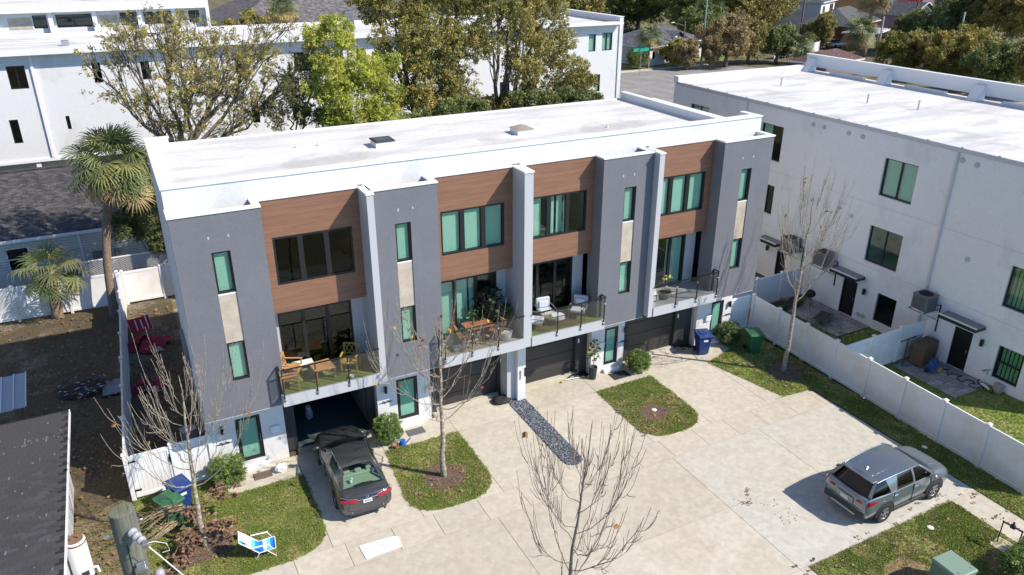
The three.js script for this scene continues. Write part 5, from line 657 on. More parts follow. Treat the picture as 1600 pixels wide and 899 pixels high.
{ // folding beach chair
  const t = thing('beach_chair', 'low folding beach chair, blue and white, on the left lawn', 'chair', [.78, .01, 3.36], -.12), w = .27, bl = mat([.02, .22, .70], .6), li = mat([.12, .62, .80], .6), wh = mat([.80, .82, .86], .7);
  for (const s of [-1, 1]) { mesh('back_rail', bar([-.08, .25, s * w], [-.60, .80, s * w], .014), M.whitep, t); mesh('seat_rail', bar([-.1, .24, s * w], [.42, .30, s * w], .014), M.whitep, t); const arm = mesh('armrest', rb(-.28, .24, .50, .525, s * (w + .02) - .025, s * (w + .02) + .025, .01, 1), M.whitep, t); mesh('arm_strut', bar([.22, .5, s * (w + .02)], [.34, .29, s * w], .012), M.whitep, arm); mesh('leg', bar([.15, .28, s * w], [.40, .0, s * w], .013), M.whitep, t); mesh('leg', bar([-.05, .26, s * w], [-.22, .0, s * w], .013), M.whitep, t); }
  mesh('cross_bar', [bar([-.6, .8, -w], [-.6, .8, w], .014)], M.whitep, t); mesh('cross_bar', bar([.42, .3, -w], [.42, .3, w], .014), M.whitep, t); mesh('foot_bar', bar([.4, .01, -w], [.4, .01, w], .013), M.whitep, t); mesh('foot_bar', bar([-.22, .01, -w], [-.22, .01, w], .013), M.whitep, t);
  [[0, .16, bl], [.16, .32, li], [.32, .5, wh], [.5, .68, wh], [.68, .84, bl], [.84, 1, li]].forEach(([a, b, m]) => mesh('back_strip', patch([[-.08 - .52 * a, .25 + .55 * a, -w], [-.08 - .52 * a, .25 + .55 * a, w], [-.08 - .52 * b, .25 + .55 * b, w], [-.08 - .52 * b, .25 + .55 * b, -w]], [-.02, -.03, 0, 'u'], 6), m, t));
  [[0, .3, bl], [.3, .5, wh], [.5, .72, li], [.72, 1, bl]].forEach(([a, b, m]) => mesh('seat_strip', patch([[-.1 + .52 * a, .25 + .05 * a, -w], [-.1 + .52 * a, .25 + .05 * a, w], [-.1 + .52 * b, .25 + .05 * b, w], [-.1 + .52 * b, .25 + .05 * b, -w]], [0, -.05, 0, 'u'], 6), m, t));
  mesh('towel', patch([[-.30, .50, -w + .02], [-.30, .50, w - .1], [-.615, .84, w - .1], [-.615, .84, -w + .02]], [.03, .04, 0], 6), wh, t);
}
{ const r = RNG(33), P = roundPoly([[3.53, 4.44, .04], [4.6, 4.5, .05], [4.78, 4.58, .03], [4.75, 5.06, .06], [3.56, 5.1, .04]]), g = uvw(extr(P, .008, .022)); tag(mesh('towel', [g, bar([4.5, .03, 4.68], [4.62, .03, 4.72], .012), bar([4.05, .026, 4.5], [4.3, .026, 4.9], .012), bar([3.7, .026, 4.8], [4.5, .024, 4.7], .010)], mat([.72, .74, .78], .9)), 'white cloth lying flat on the driveway behind the sedan', 'cloth'); }
[[1.52, -.55, .62, .40, [.16, .11, .09], 'brown doormat in front of the first door, beside the bush'], [7.3, -.62, .7, .42, [.12, .12, .13], 'grey doormat before the second door, behind the bare tree'], [16.75, -.62, .85, .55, [.03, .03, .033], 'black doormat in front of the third door beside the round bush']].forEach(([x, z, w, d, c, l]) => tag(mesh('doormat', rb(x - w / 2, x + w / 2, .002, .022, z - d / 2, z + d / 2, .008, 1), mat(c, .95)), l, 'doormat', 'doormats'));
{ const t = thing('plastic_bag', 'white stuffed bag on the ground by the first garage', 'bag', [2.15, 0, -.55]), g = new THREE.IcosahedronGeometry(.2, 3), p = g.attributes.position; for (let i = 0; i < p.count; i++) { const k = .75 + .5 * fb(p.getX(i) * 2 + 1, p.getZ(i) * 2 + p.getY(i) + 1, 6, 6, 3, 9); p.setXYZ(i, p.getX(i) * k * 1.1, p.getY(i) * k * .8 + .13, p.getZ(i) * k); } g.computeVertexNormals(); mesh('bag', g, M.whitep, t); mesh('bag_tie', tube([V(.05, .26, 0), V(.1, .36, .03), V(.14, .42, 0)], .02, 5), M.whitep, t); }
{ const t = thing('potted_tree', 'small leafy tree in a tall dark pot by the third garage', 'potted plant', [15.55, 0, -.92]); mesh('pot', new THREE.LatheGeometry([[0, 0], [.14, 0], [.19, .58], [.17, .58], [.15, .5], [0, .5]].map(a => new THREE.Vector2(...a)), 20), M.charcoal, t); mesh('stem', tube([V(0, .5, 0), V(.03, .9, 0), V(.0, 1.3, .02), V(-.03, 1.7, 0)], .016, 6), M.bark, t); const r = RNG(91), ms = [[.08, .11, .02], [.26, .22, .06], [.16, .12, .05]].map(c => mat(c, .6)); for (let i = 0; i < 34; i++) { const g = new THREE.PlaneGeometry(.2, .09, 3, 2), p = g.attributes.position; for (let k = 0; k < p.count; k++) p.setZ(k, -(p.getX(k) ** 2) * 1.5 + Math.abs(p.getY(k)) * .3); g.computeVertexNormals(); g.rotateY(rr(r, -.6, .6)); g.rotateX(r() * 6); g.rotateY(r() * 6); const low = i < 6; g.translate(rr(r, -.2, .2), low ? rr(r, .9, 1.1) : rr(r, 1.2, 1.85), rr(r, -.2, .2)); mesh('leaf', g, ms[i % 3 === 0 ? 1 : i % 7 === 0 ? 2 : 0], t); } }
{ const t = thing('garden_hose', 'dark coiled hose and white pipe on the ground before the third garage', 'hose', [14.75, 0, -1.35]), pts = []; for (let i = 0; i < 50; i++) { const a = i * .42; pts.push(V(.35 * Math.cos(a) + .2, .03 + i * .001, .12 * Math.sin(a))); } mesh('coil', tube(pts, .018, 5), M.dark, t); mesh('white_pipe', tube([V(-.35, .04, .05), V(.1, .05, .12), V(.35, .04, .18)], .03, 6), M.whitep, t); mesh('yellow_fitting', rb(-.62, -.5, .0, .08, .1, .2, .02), mat([.5, .42, .08], .6), t); }
{ const t = thing('black_sack', 'black bag lying on the ground behind the middle column', 'bag', [11.2, 0, -1.05]), g = new THREE.IcosahedronGeometry(.3, 3), p = g.attributes.position; for (let i = 0; i < p.count; i++) { const k = .8 + .45 * fb(p.getX(i) + 1, p.getZ(i) + p.getY(i) + 1, 6, 6, 3, 4); p.setXYZ(i, p.getX(i) * k * 1.3, p.getY(i) * k * .4 + .1, p.getZ(i) * k); } g.computeVertexNormals(); mesh('sack', g, M.dark, t); mesh('strap', tube([V(-.3, .15, .1), V(0, .3, .1), V(.3, .15, .1)], .015, 5), M.charcoal, t); }
{ const t = thing('gas_bottle', 'small white and blue gas bottle inside the open garage', 'gas bottle', [3.85, 0, -3.4]); mesh('bottle', new THREE.LatheGeometry([[0, .03], [.13, .03], [.155, .1], [.155, .33], [.1, .43], [0, .45]].map(a => new THREE.Vector2(...a)), 20), mat([.25, .32, .42], .5), t); mesh('collar', new THREE.CylinderGeometry(.1, .1, .12, 16, 1, true).translate(0, .5, 0), M.whitep, t); mesh('valve', cyl(.02, .02, .43, .55), M.metal, t); mesh('foot_ring', new THREE.CylinderGeometry(.1, .11, .05, 16, 1, true).translate(0, .02, 0), M.metal, t); }
{ const t = thing('garage_shelf', 'black gym bench with boxes in the dark open garage', 'bench', [5.2, 0, -4.6]); mesh('bench_top', rb(-.5, .4, .5, .6, -.3, .3, .03), M.dark, t); for (const x of [-.4, .3]) for (const z of [-.22, .22]) mesh('leg', bar([x, 0, z], [x, .5, z], .02), M.charcoal, t); mesh('box', rb(-.3, .2, .602, .95, -.2, .2, .02), M.charcoal, t); }
{ // blue toy and terracotta pots by the bush
  const t = thing('watering_can', 'blue plastic watering can under the bush beside the sedan', 'watering can', [6.55, 0, .0]); mesh('can', cyl(.13, .11, 0, .24, 0, 0, 14), mat([.03, .13, .5], .5), t); mesh('spout', tube([V(.1, .05, 0), V(.25, .2, .02), V(.32, .27, .03)], taper(.03, .018, 2), 6), mat([.03, .13, .5], .5), t); mesh('handle', new THREE.TorusGeometry(.1, .013, 6, 14, 3.2).rotateZ(1.2).translate(-.08, .2, 0), mat([.03, .13, .5], .5), t);
  tag(mesh('plant_pot', [new THREE.LatheGeometry([[0, 0], [.08, 0], [.11, .18], [.095, .18], [.08, .14], [0, .14]].map(a => new THREE.Vector2(...a)), 14).translate(6.25, 0, .08)], mat([.35, .15, .08], .8)), 'terracotta pot at the foot of the bush by the sedan', 'pot');
}
/* ---------- balcony furniture ---------- */
const deckY = 3.462;
function latticeChair(label, x, z, turn, m = M.teak) { const t = thing('lattice_chair', label, 'chair', [x, deckY, z], turn, 'wooden balcony chairs'); mesh('seat', [0, 1, 2, 3, 4].map(k => bx(-.26, .26, .42, .44, -.25 + k * .1, -.165 + k * .1)), m, t); mesh('seat_frame', [bx(-.28, .28, .36, .418, -.27, -.23), bx(-.28, .28, .36, .418, .23, .27)], m, t); for (const s of [-1, 1]) { mesh('leg', bx(s * .27 - .022, s * .27 + .022, 0, .64, .22, .265), m, t); mesh('leg', beam([s * .27, 0, -.26], [s * .27, .9, -.36], .045, .045), m, t); mesh('armrest', rb(s * .27 - .035, s * .27 + .035, .64, .67, -.32, .29, .008, 1), m, t); } const b = mesh('backrest', [beam([-.27, .88, -.355], [.27, .88, -.355], .06, .03), beam([-.27, .5, -.315], [.27, .5, -.315], .05, .03)], m, t); const l = []; for (let i = 0; i < 3; i++) { const x0 = -.25 + i * .167; l.push(beam([x0, .52, -.318], [x0 + .167, .86, -.353], .022, .018), beam([x0 + .167, .52, -.318], [x0, .86, -.353], .022, .018)); } for (const q of l) mesh('back_slat', q, m, b); return t; }
latticeChair('wooden lattice-back chair against the left glass of the first balcony', 2.86, -.15, 1.4); latticeChair('wooden lattice-back chair at the front left of the first balcony, before another', 3.05, -.75, 1.1);
latticeChair('pale yellow wooden chair at the right on the first balcony', 5.0, -.45, -.5, mat([.42, .30, .07], .6));
{ const t = thing('low_table', 'square wooden low table in the middle of the first balcony', 'table', [4.0, deckY, -.45], .1); for (let k = 0; k < 6; k++) mesh('slat', bx(-.36, .36, .40, .43, -.36 + k * .12, -.25 + k * .12), M.teak, t); for (const x of [-.32, .32]) for (const z of [-.32, .32]) mesh('leg', bx(x - .03, x + .03, 0, .398, z - .03, z + .03), M.teak, t); }
{ const t = thing('white_bench', 'white slatted bench behind the wooden chairs on the first balcony', 'bench', [3.45, deckY, -.95]); for (let k = 0; k < 4; k++) mesh('slat', bx(-.35, .35, .4, .42, -.2 + k * .1, -.115 + k * .1), M.whitep, t); for (const x of [-.3, .3]) for (const z of [-.16, .16]) mesh('leg', bx(x - .02, x + .02, 0, .4, z - .02, z + .02), M.whitep, t); }
function pot(label, x, z, h, m, plant, y = deckY, group) { const t = thing('flower_pot', label, 'pot', [x, y, z], 0, group); mesh('pot', new THREE.LatheGeometry([[0, 0], [.6 * h, 0], [.8 * h, h], [.72 * h, h], [.65 * h, .85 * h], [0, .85 * h]].map(a => new THREE.Vector2(...a)), 18), m, t); if (plant) { const r = RNG(Math.round(x * 50)), [n, R, H, c] = plant, ms = [c, sc(c, 1.5), sc(c, .6)].map(k => mat(k, .6)); for (let i = 0; i < n; i++) { const a = r() * 6.28, el = rr(r, .1, 1.3), l = R * rr(r, .5, 1), tip = V(Math.cos(a) * Math.cos(el) * l, h + H * (.25 + .75 * Math.sin(el)), Math.sin(a) * Math.cos(el) * l), g = new THREE.PlaneGeometry(.24, .10, 3, 2), p = g.attributes.position; for (let k = 0; k < p.count; k++) p.setZ(k, -(p.getX(k) ** 2) * 1.8); g.computeVertexNormals(); g.scale(R * 1.2, R * 1.2, R * 1.2); g.rotateX(r() * 6); g.rotateY(r() * 6); g.translate(tip.x, tip.y, tip.z); mesh('leaf', g, ms[i % 3], t); if (i % 3 === 0) mesh('stem', tube(curve(V(0, h * .8, 0), tip, .1, 3, 0, r), .008, 4), M.bark, t); } } return t; }
pot('tiny white pot on the front edge of the first balcony', 4.85, .15, .12, M.whitep); pot('white round pot on the second balcony near the middle fin', 10.9, -.05, .34, M.whitep);
pot('large dark leafy plant in the corner of the second balcony by the glass door', 10.7, -.9, .35, M.charcoal, [150, .75, 1.5, [.018, .034, .012]]); pot('bright green plant at the right on the second balcony', 11.15, -.62, .3, M.charcoal, [60, .5, .75, [.10, .22, .02]]); pot('green leafy plant left of the dark big plant on the second balcony', 9.95, -.75, .3, M.charcoal, [50, .5, .8, [.05, .10, .02]]);
{ const t = thing('patio_table', 'reddish wooden table on the second balcony behind the glass', 'table', [9.9, deckY, -.35]); for (let k = 0; k < 7; k++) mesh('slat', bx(-.55, .55, .70, .725, -.35 + k * .1, -.26 + k * .1), mat([.30, .14, .07], .6), t); for (const x of [-.48, .48]) for (const z of [-.3, .3]) mesh('leg', beam([x, .7, z], [-x * .4, 0, z], .035, .035), mat([.30, .14, .07], .6), t); }
function foldChair(label, x, z, turn) { const m = mat([.36, .18, .085], .6), t = thing('folding_chair', label, 'chair', [x, deckY, z], turn, 'folding chairs on the second balcony'); for (let k = 0; k < 5; k++) mesh('seat_slat', bx(-.21, .21, .43, .445, -.2 + k * .085, -.13 + k * .085), m, t); for (let k = 0; k < 4; k++) mesh('back_slat', beam([-.21, .58 + k * .085, -.24 - k * .02], [.21, .58 + k * .085, -.24 - k * .02], .06, .015), m, t); for (const s of [-1, 1]) { mesh('leg', beam([s * .23, 0, .22], [s * .23, .9, -.32], .03, .035), m, t); mesh('leg', beam([s * .2, 0, -.25], [s * .2, .44, .2], .03, .035), m, t); } return t; }
foldChair('folding wooden chair at left on the second balcony', 9.25, -.2, 1.5); foldChair('folding wooden chair at right on the second balcony, next to the white pot', 10.55, -.1, -1.4);
tag(mesh('grey_cushion', rb(8.7, 9.25, deckY + .002, deckY + .14, -.35, .1, .05), mat([.22, .22, .23], .9)), 'grey cushion on the floor of the second balcony at left', 'cushion');
function lounge(label, x, z, turn) { const t = thing('lounge_chair', label, 'chair', [x, deckY, z], turn, 'white lounge chairs on the third balcony'), w = mat([.50, .52, .55], .8); mesh('seat_cushion', rb(-.3, .3, .28, .4, -.3, .32, .05), w, t); const b = mesh('back_cushion', rb(-.3, .3, .4, .82, -.4, -.27, .05), w, t); mesh('pillow', rb(-.2, .2, .42, .7, -.28, -.2, .04), mat([.55, .6, .68], .9), b); for (const s of [-1, 1]) { mesh('side_frame', [bar([s * .34, 0, .3], [s * .34, .52, .3], .016), bar([s * .34, .52, .3], [s * .34, .52, -.38], .016), bar([s * .34, .75, -.42], [s * .34, 0, -.38], .016)], M.steelgrey, t); } mesh('seat_frame', [bar([-.34, .27, .3], [.34, .27, .3], .016), bar([-.34, .27, -.38], [.34, .27, -.38], .016)], M.steelgrey, t); return t; }
lounge('white cushioned lounge chair at left on the third balcony', 12.35, -.35, .9); lounge('white lounge chair at the back of the third balcony', 13.1, -.85, -.1); lounge('grey-white lounge chair at right on the third balcony', 14.4, -.45, -.8);
{ const t = thing('footstool', 'white round footstool in the middle of the third balcony', 'stool', [13.3, deckY, -.2]); mesh('cushion', new THREE.CylinderGeometry(.26, .27, .1, 20).translate(0, .36, 0), mat([.72, .72, .74], .8), t); for (let k = 0; k < 4; k++) mesh('leg', bar([.2 * Math.cos(k * 1.57), .31, .2 * Math.sin(k * 1.57)], [.26 * Math.cos(k * 1.57), 0, .26 * Math.sin(k * 1.57)], .012), M.steelgrey, t); }
tag(mesh('outdoor_rug', rb(12.3, 14.2, deckY + .001, deckY + .012, -.9, .1, .004, 1), mat([.16, .13, .05], .95)), 'olive patterned rug lying on the third balcony', 'rug');
{ const t = thing('planter_bowl', 'round bowl planter with a thin yellow-flowered plant on the fourth balcony', 'planter', [18.55, deckY, -.3]); mesh('bowl', new THREE.LatheGeometry([[0, 0], [.18, 0], [.3, .18], [.33, .34], [.29, .34], [.24, .22], [0, .2]].map(a => new THREE.Vector2(...a)), 22), mat([.36, .34, .31], .8), t); mesh('soil', cyl(.27, .27, .26, .28, 0, 0, 18), M.dark, t); mesh('stem', [tube([V(0, .25, 0), V(.05, .6, 0), V(.15, .95, -.05)], .01, 5), tube([V(.05, .6, 0), V(-.1, .9, .05)], .008, 4)], M.bark, t); for (let i = 0; i < 9; i++) mesh('flower', ell(.06, .05, .06, [.15, .2, .1, -.1, -.14, .25, .3, -.05, .05][i], .9 + .03 * (i % 3), [-.05, 0, -.1, .05, 0, -.05, .03, .1, -.12][i], 7), mat(i % 2 ? [.5, .42, .1] : [.14, .2, .04], .7), t); }
tag(mesh('cloth_cover', [rb(17.75, 18.2, deckY + .002, deckY + .34, -.55, -.15, .09)], mat([.6, .56, .47], .95)), 'cream cloth covered stool beside the bowl planter on the fourth balcony', 'stool');
/* ---------- pole, utilities, yard clutter ---------- */
{
  const t = thing('utility_pole', 'thick weathered wooden utility pole with white insulators at bottom left', 'utility pole', [-1.55, 0, 14.6]); mesh('pole', [new THREE.CylinderGeometry(.148, .19, 11.1, 24).translate(0, 5.45, 0)], M.pole, t); mesh('pole_top', [new THREE.SphereGeometry(.148, 20, 6, 0, 6.3, 0, 1.4).scale(1, .12, 1).translate(.0, 11.0, 0)], tintOf(M.pole, [1.0, 1.05, .9]), t);
  const por = mat([.36, .36, .40], .35), D = V(.42, -.04, .9).normalize();   // pulls towards the camera side
  const ins = mesh('insulator', [0, 1, 2].map(k => { const g = new THREE.SphereGeometry(.062 - .003 * k, 14, 10); g.scale(1, .62, 1); g.rotateX(Math.PI / 2); g.lookAt(D); const c = V(.06, 10.78, .15).addScaledVector(D, .04 + k * .10); g.translate(c.x, c.y, c.z); return g; }), por, t); const e = V(.06, 10.78, .15).addScaledVector(D, .32);
  mesh('clamp', [tube([V(.06, 10.78, .13), e.clone().addScaledVector(D, -.02)], .022, 8), rb(e.x - .03, e.x + .04, e.y - .04, e.y + .03, e.z - .03, e.z + .06, .01, 1)], M.metal, t);
  const w = mat([.72, .72, .70], .4); mesh('wire', tube([e, V(.62, 10.45, 1.0), V(2.2, 9.6, 3.2), V(6, 8.6, 8)], .008, 6), w, t); mesh('wire', tube([e, V(.3, 10.74, .42), V(.42, 10.70, .47), V(.44, 10.66, .56), V(.36, 10.66, .56)], .005, 5), w, t);
  mesh('metal_bracket', [rb(.02, .13, 9.9, 10.3, .13, .19, .012, 1), bar([.075, 9.2, .17], [.075, 9.95, .21], .035, 8), rb(.0, .15, 10.18, 10.24, .16, .24, .01, 1)], M.metal, t); mesh('insulator', [ell(.07, .06, .07, .24, 9.95, .12, 12), ell(.06, .05, .06, .25, 10.02, .13, 12)], por, t); mesh('bolt', bar([-.26, 10.7, .02], [-.12, 10.7, .02], .018), M.metal, t); mesh('bolt', bar([.14, 10.78, -.02], [.2, 10.78, -.02], .02), M.metal, t); mesh('wood_split', [bx(-.02, -.012, 9.2, 10.6, .1505, .156)], M.dark, t);
}
{ const t = thing('water_heater', 'rusty white discarded water heater tank by the shed at bottom left', 'water heater', [-4.12, 0, 1.95], .3); mesh('tank', new THREE.LatheGeometry([[0, .02], [.27, .02], [.28, .06], [.28, 1.36], [.26, 1.40], [0, 1.42]].map(a => new THREE.Vector2(...a)), 26), M.whitep, t); mesh('rust_ring', new THREE.CylinderGeometry(.283, .283, .06, 26, 1, true).translate(0, 1.33, 0), mat([.22, .11, .06], .9), t); mesh('top', cyl(.235, .235, 1.421, 1.43, 0, 0, 22), mat([.20, .12, .08], .9), t); mesh('pipe', tube([V(-.1, 1.4, 0), V(-.1, 1.62, 0), V(-.3, 1.68, -.05)], .025, 8), M.metal, t); mesh('pipe', bar([.1, 1.4, .05], [.1, 1.58, .05], .025), mat([.3, .14, .06], .6), t); mesh('drain_pipe', tube([V(.24, .3, .14), V(.34, .3, .2), V(.36, .1, .22)], .04, 8), M.whitep, t); mesh('access_plate', rb(-.1, .1, .2, .38, .262, .285, .01, 1), M.charcoal, t); }
{ const t = thing('transformer_box', 'green metal utility cabinet on a concrete pad at bottom right', 'utility box', [18.38, 0, 13.92], -.05); t.scale.set(.62, 1, .76); mesh('pad', rb(-1.0, .75, 0, .08, -.75, .75, .02, 1), tintOf(M.concrete, .9), t); const gm = mat([.16, .23, .18], .5); mesh('cabinet', rb(-.62, .62, .08, .86, -.56, .56, .04), gm, t); mesh('lid', [rb(-.66, .66, .82, .96, -.6, .6, .06, 3)], tintOf(gm, 1.3), t); mesh('door_seam', bx(-.005, .005, .12, .8, .561, .566), M.dark, t); mesh('lock', rb(.06, .14, .45, .55, .56, .6, .01, 1), M.metal, t); for (const x of [-.4, .4]) mesh('lid_bolt', ell(.025, .015, .025, x, .965, .4, 8), M.charcoal, t); mesh('warning_label', bx(.2, .42, .5, .66, .5605, .564), mat([.7, .55, .1], .6), t); }
{ const t = thing('backflow_pipe', 'black pipe loop with valve standing on a small concrete pad at lower right', 'pipe', [21.52, 0, 13.66], -1.45); t.scale.set(.62, 1, .62); mesh('pad', rb(-.6, .6, 0, .05, -.5, .5, .015, 1), M.concrete, t); mesh('riser', bar([-.45, .03, 0], [-.45, .85, 0], .03, 8), M.black, t); mesh('riser', bar([.45, .03, 0], [.45, .85, 0], .03, 8), M.black, t); mesh('cross_pipe', bar([-.47, .85, 0], [.47, .85, 0], .032, 8), M.black, t); const v = mesh('valve', [rb(-.12, .12, .78, .92, -.07, .07, .025), new THREE.CylinderGeometry(.05, .06, .14, 12).translate(0, .95, 0)], mat([.03, .035, .06], .4), t); mesh('lever', [bx(-.3, -.2, .88, .9, -.02, .1), bx(.2, .3, .88, .9, -.02, .1)], mat([.03, .05, .12], .5), v); for (const x of [-.45, .45]) mesh('elbow', ell(.045, .045, .045, x, .85, 0, 10), M.black, t); }
for (const [x, z, l] of [[23.9, 9.0, 'round white cap in the grass between pavement and right fence'], [20.2, 12.0, 'small white marker lying in the lawn at lower right'], [16.4, 2.35, 'small pale stone in the mulch patch of the third lawn']]) tag(mesh('ground_cap', ell(.11, .035, .11, x, .04, z, 14), M.whitep), l, 'cap');
/* stains and twig on the pavement */
{ const r = RNG(61), gs = []; for (let k = 0; k < 60; k++) { const u = r(), x = 15.5 + .9 * u + rr(r, -.06, .06), z = 8.1 + .3 * Math.sin(u * 5) + rr(r, -.12, .12); gs.push(ell(rr(r, .015, .05), .006, rr(r, .012, .035), x, .006, z, 6)); } for (let k = 0; k < 26; k++) gs.push(ell(rr(r, .012, .03), .006, rr(r, .012, .03), 16.4 + rr(r, -.3, .6), .006, 9.2 + rr(r, -.6, .6), 6)); const q = mesh('mud_crumbs', gs, mat([.20, .14, .09], .95)); q.userData = { kind: 'stuff', label: 'dried mud crumbs on the grey pavement behind the utility vehicle', category: 'mud' }; }
/* left shaded yard */
const redM = [.34, .22, .48].map(k => mat([k, .02, .05], .8));
function heap(label, pos, seed, s) { const t = thing('folded_canopy', label, 'canopy', pos), r = RNG(seed); for (let k = 0; k < 4; k++) { const a = k * 1.6 + r(), g = patch([[0, .5 * s, 0], [Math.cos(a) * 1.0 * s, .06, Math.sin(a) * .8 * s], [Math.cos(a + .8) * 1.3 * s, .10, Math.sin(a + .8) * 1.1 * s], [Math.cos(a + 1.5) * .9 * s, .04, Math.sin(a + 1.5) * .8 * s]], [0, .12, 0], 6), p = g.attributes.position; for (let i = 0; i < p.count; i++) p.setY(i, Math.max(.02, p.getY(i) + .12 * Math.sin(p.getX(i) * 9 + k) * Math.cos(p.getZ(i) * 8))); g.computeVertexNormals(); mesh('cloth', g, redM[k % 3], t); } mesh('frame', [bar([-.5 * s, .1, .2], [.8 * s, .35, -.1], .02), bar([-.3 * s, .05, -.5], [.4 * s, .5, .4], .02)], M.steelgrey, t); mesh('underside', patch([[.2, .2, .3], [.7 * s, .04, .9 * s], [.2, .06, 1.1 * s], [-.3, .2, .5]], [0, .06, 0], 4), mat([.42, .36, .27], .9), t); }
heap('large crumpled red canopy heap in the shaded side yard, the farther one', [-1.45, 0, -12.9], 5, .95); heap('small crumpled red cloth with white end in the side yard, the nearer one', [-1.6, 0, -8.8], 15, .62);
{ const t = thing('folding_chairs', 'pink red striped folding chair leaning open in the far side yard', 'chair', [-1.6, 0, -14.4], .3); mesh('back', patch([[-.5, .1, 0], [.5, .1, 0], [.5, .75, -.3], [-.5, .75, -.3]], [0, 0, .06], 5), redM[2], t); for (const x of [-.2, .05, .3]) mesh('stripe', patch([[x, .1, .02], [x + .05, .1, .02], [x + .05, .74, -.27], [x, .74, -.27]], [0, 0, .06, 'v'], 3), M.whitep, t); mesh('leg', [bar([-.5, 0, .1], [-.5, .75, -.3], .015), bar([.5, 0, .1], [.5, .75, -.3], .015)], M.metal, t); }
{ const t = thing('debris_pile', 'dark heap of broken pieces with pale scraps in the shaded yard', 'debris', [-4.15, 0, -9.9]), r = RNG(19); mesh('tarp', new THREE.CylinderGeometry(.75, .95, .12, 9).scale(1.1, 1, .8).translate(0, .06, 0), M.dark, t); for (let k = 0; k < 90; k++) { const a = r() * 6.28, d = Math.sqrt(r()) * 1.15, g = new THREE.BoxGeometry(rr(r, .05, .22), .02, rr(r, .03, .12)); g.rotateY(r() * 6); g.rotateX(rr(r, -.5, .5)); g.translate(d * Math.cos(a), .14 + .1 * r(), d * Math.sin(a) * .85); mesh('scrap', g, k % 3 ? M.charcoal : mat([.34, .36, .38], .8), t); } }
{ const t = thing('plywood_sheet', 'grey blue board lying by the left fence beside the debris heap', 'board', [-3.07, 0, -9.5], .02); mesh('board', rb(-.36, .36, .02, .07, -.62, .62, .01, 1), mat([.20, .24, .30], .8), t); mesh('frame', bx(-.42, .42, 0, .018, -.68, .68), M.dark, t); }
{ const t = thing('ribbed_panels', 'pale ribbed metal sheets leaning behind the shed at left', 'metal sheets', [-6.6, -.25, -7.0], .1); t.scale.set(.72, .85, .7); for (let k = 0; k < 4; k++) { mesh('sheet', beam([-.8 + k * .55, 2.2, 1.0], [-.5 + k * .55, 3.0, -1.1], .5, .02), mat([.40, .41, .43], .5), t); mesh('rib', beam([-.53 + k * .55, 2.24, 1.0], [-.23 + k * .55, 3.04, -1.1], .05, .05), M.cap, t); } for (const x of [-.8, 1.0]) mesh('prop', bar([x, 0, 0], [x, 2.5, .2], .04), M.bark, t); }
{ const t = thing('pale_box', 'small pale storage box in the dark side yard near the townhouse wall', 'box', [-.55, 0, -4.2], .3); mesh('box', rb(-.25, .25, 0, .35, -.2, .2, .03), mat([.3, .32, .38], .7), t); mesh('lid', rb(-.27, .27, .352, .40, -.22, .22, .02), mat([.36, .38, .44], .7), t); }
/* right patios */
{ const t = thing('covered_grill', 'brown cloth covered grill standing by the door on the near patio', 'grill', [29.5, .06, 4.62], 0); const g = new RoundedBoxGeometry(1.3, 1.0, .62, 6, .1), p = g.attributes.position; g.rotateY(Math.PI / 2 * .12); for (let i = 0; i < p.count; i++) { const y = p.getY(i); const k = 1 + .05 * Math.sin(p.getX(i) * 14 + y * 5) * (y < .2 ? 1 : .2); p.setX(i, p.getX(i) * k); p.setZ(i, p.getZ(i) * (1 + .09 * Math.sin(p.getX(i) * 17))); } g.computeVertexNormals(); g.translate(0, .52, 0); mesh('cover', g, mat([.13, .085, .05], .9), t); mesh('drawcord', tube([V(-.66, .2, .3), V(0, .16, .36), V(.66, .2, .3)], .012, 5), M.dark, t); for (const x of [-.55, .55]) mesh('leg', bx(x - .03, x + .03, -.02, .12, -.25, .25), M.dark, t); }
{ const t = thing('steel_stand', 'dark T-shaped metal stand by the cross fence on the near patio', 'stand', [28.35, .0, 4.5]); mesh('post', bar([0, 0, 0], [0, 1.42, 0], .028, 8), M.charcoal, t); mesh('crossbar', bar([-.48, 1.40, 0], [.48, 1.46, .02], .026, 8), M.charcoal, t); mesh('base', [bar([-.3, .03, 0], [.3, .03, 0], .025), bar([0, .03, -.3], [0, .03, .3], .025)], M.charcoal, t); }
{ const t = thing('pressure_washer', 'small blue machine with yellow hose reel on the near patio', 'machine', [29.0, .06, 5.45]); const b = mat([.02, .07, .22], .5); mesh('body', rb(-.16, .16, .1, .52, -.14, .14, .05), b, t); mesh('motor', new THREE.CylinderGeometry(.12, .12, .22, 16).rotateZ(Math.PI / 2).translate(0, .55, 0), b, t); mesh('handle', tube([V(-.14, .5, -.12), V(-.14, .85, -.2), V(.14, .85, -.2), V(.14, .5, -.12)], .015, 6), M.black, t); for (const x of [-.2, .2]) mesh('wheel', new THREE.CylinderGeometry(.1, .1, .05, 14).rotateZ(Math.PI / 2).translate(x, .1, -.1), M.rubber, t); mesh('hose_reel', new THREE.TorusGeometry(.09, .03, 8, 16).translate(.3, .13, .2), mat([.5, .36, .03], .5), t); }
{ const t = thing('garden_hose', 'dark loose hose on the pavers below the near patio door', 'hose', [29.75, .07, 6.1]), pts = []; for (let i = 0; i < 40; i++) pts.push(V(.25 * Math.sin(i * .5) - .1, .02, -.6 + i * .045 + .1 * Math.sin(i * .9))); mesh('hose', tube(pts, .017, 5), M.dark, t); mesh('nozzle', tube([pts[39], V(.05, .05, 1.3)], [.02, .03], 6), M.black, t); }
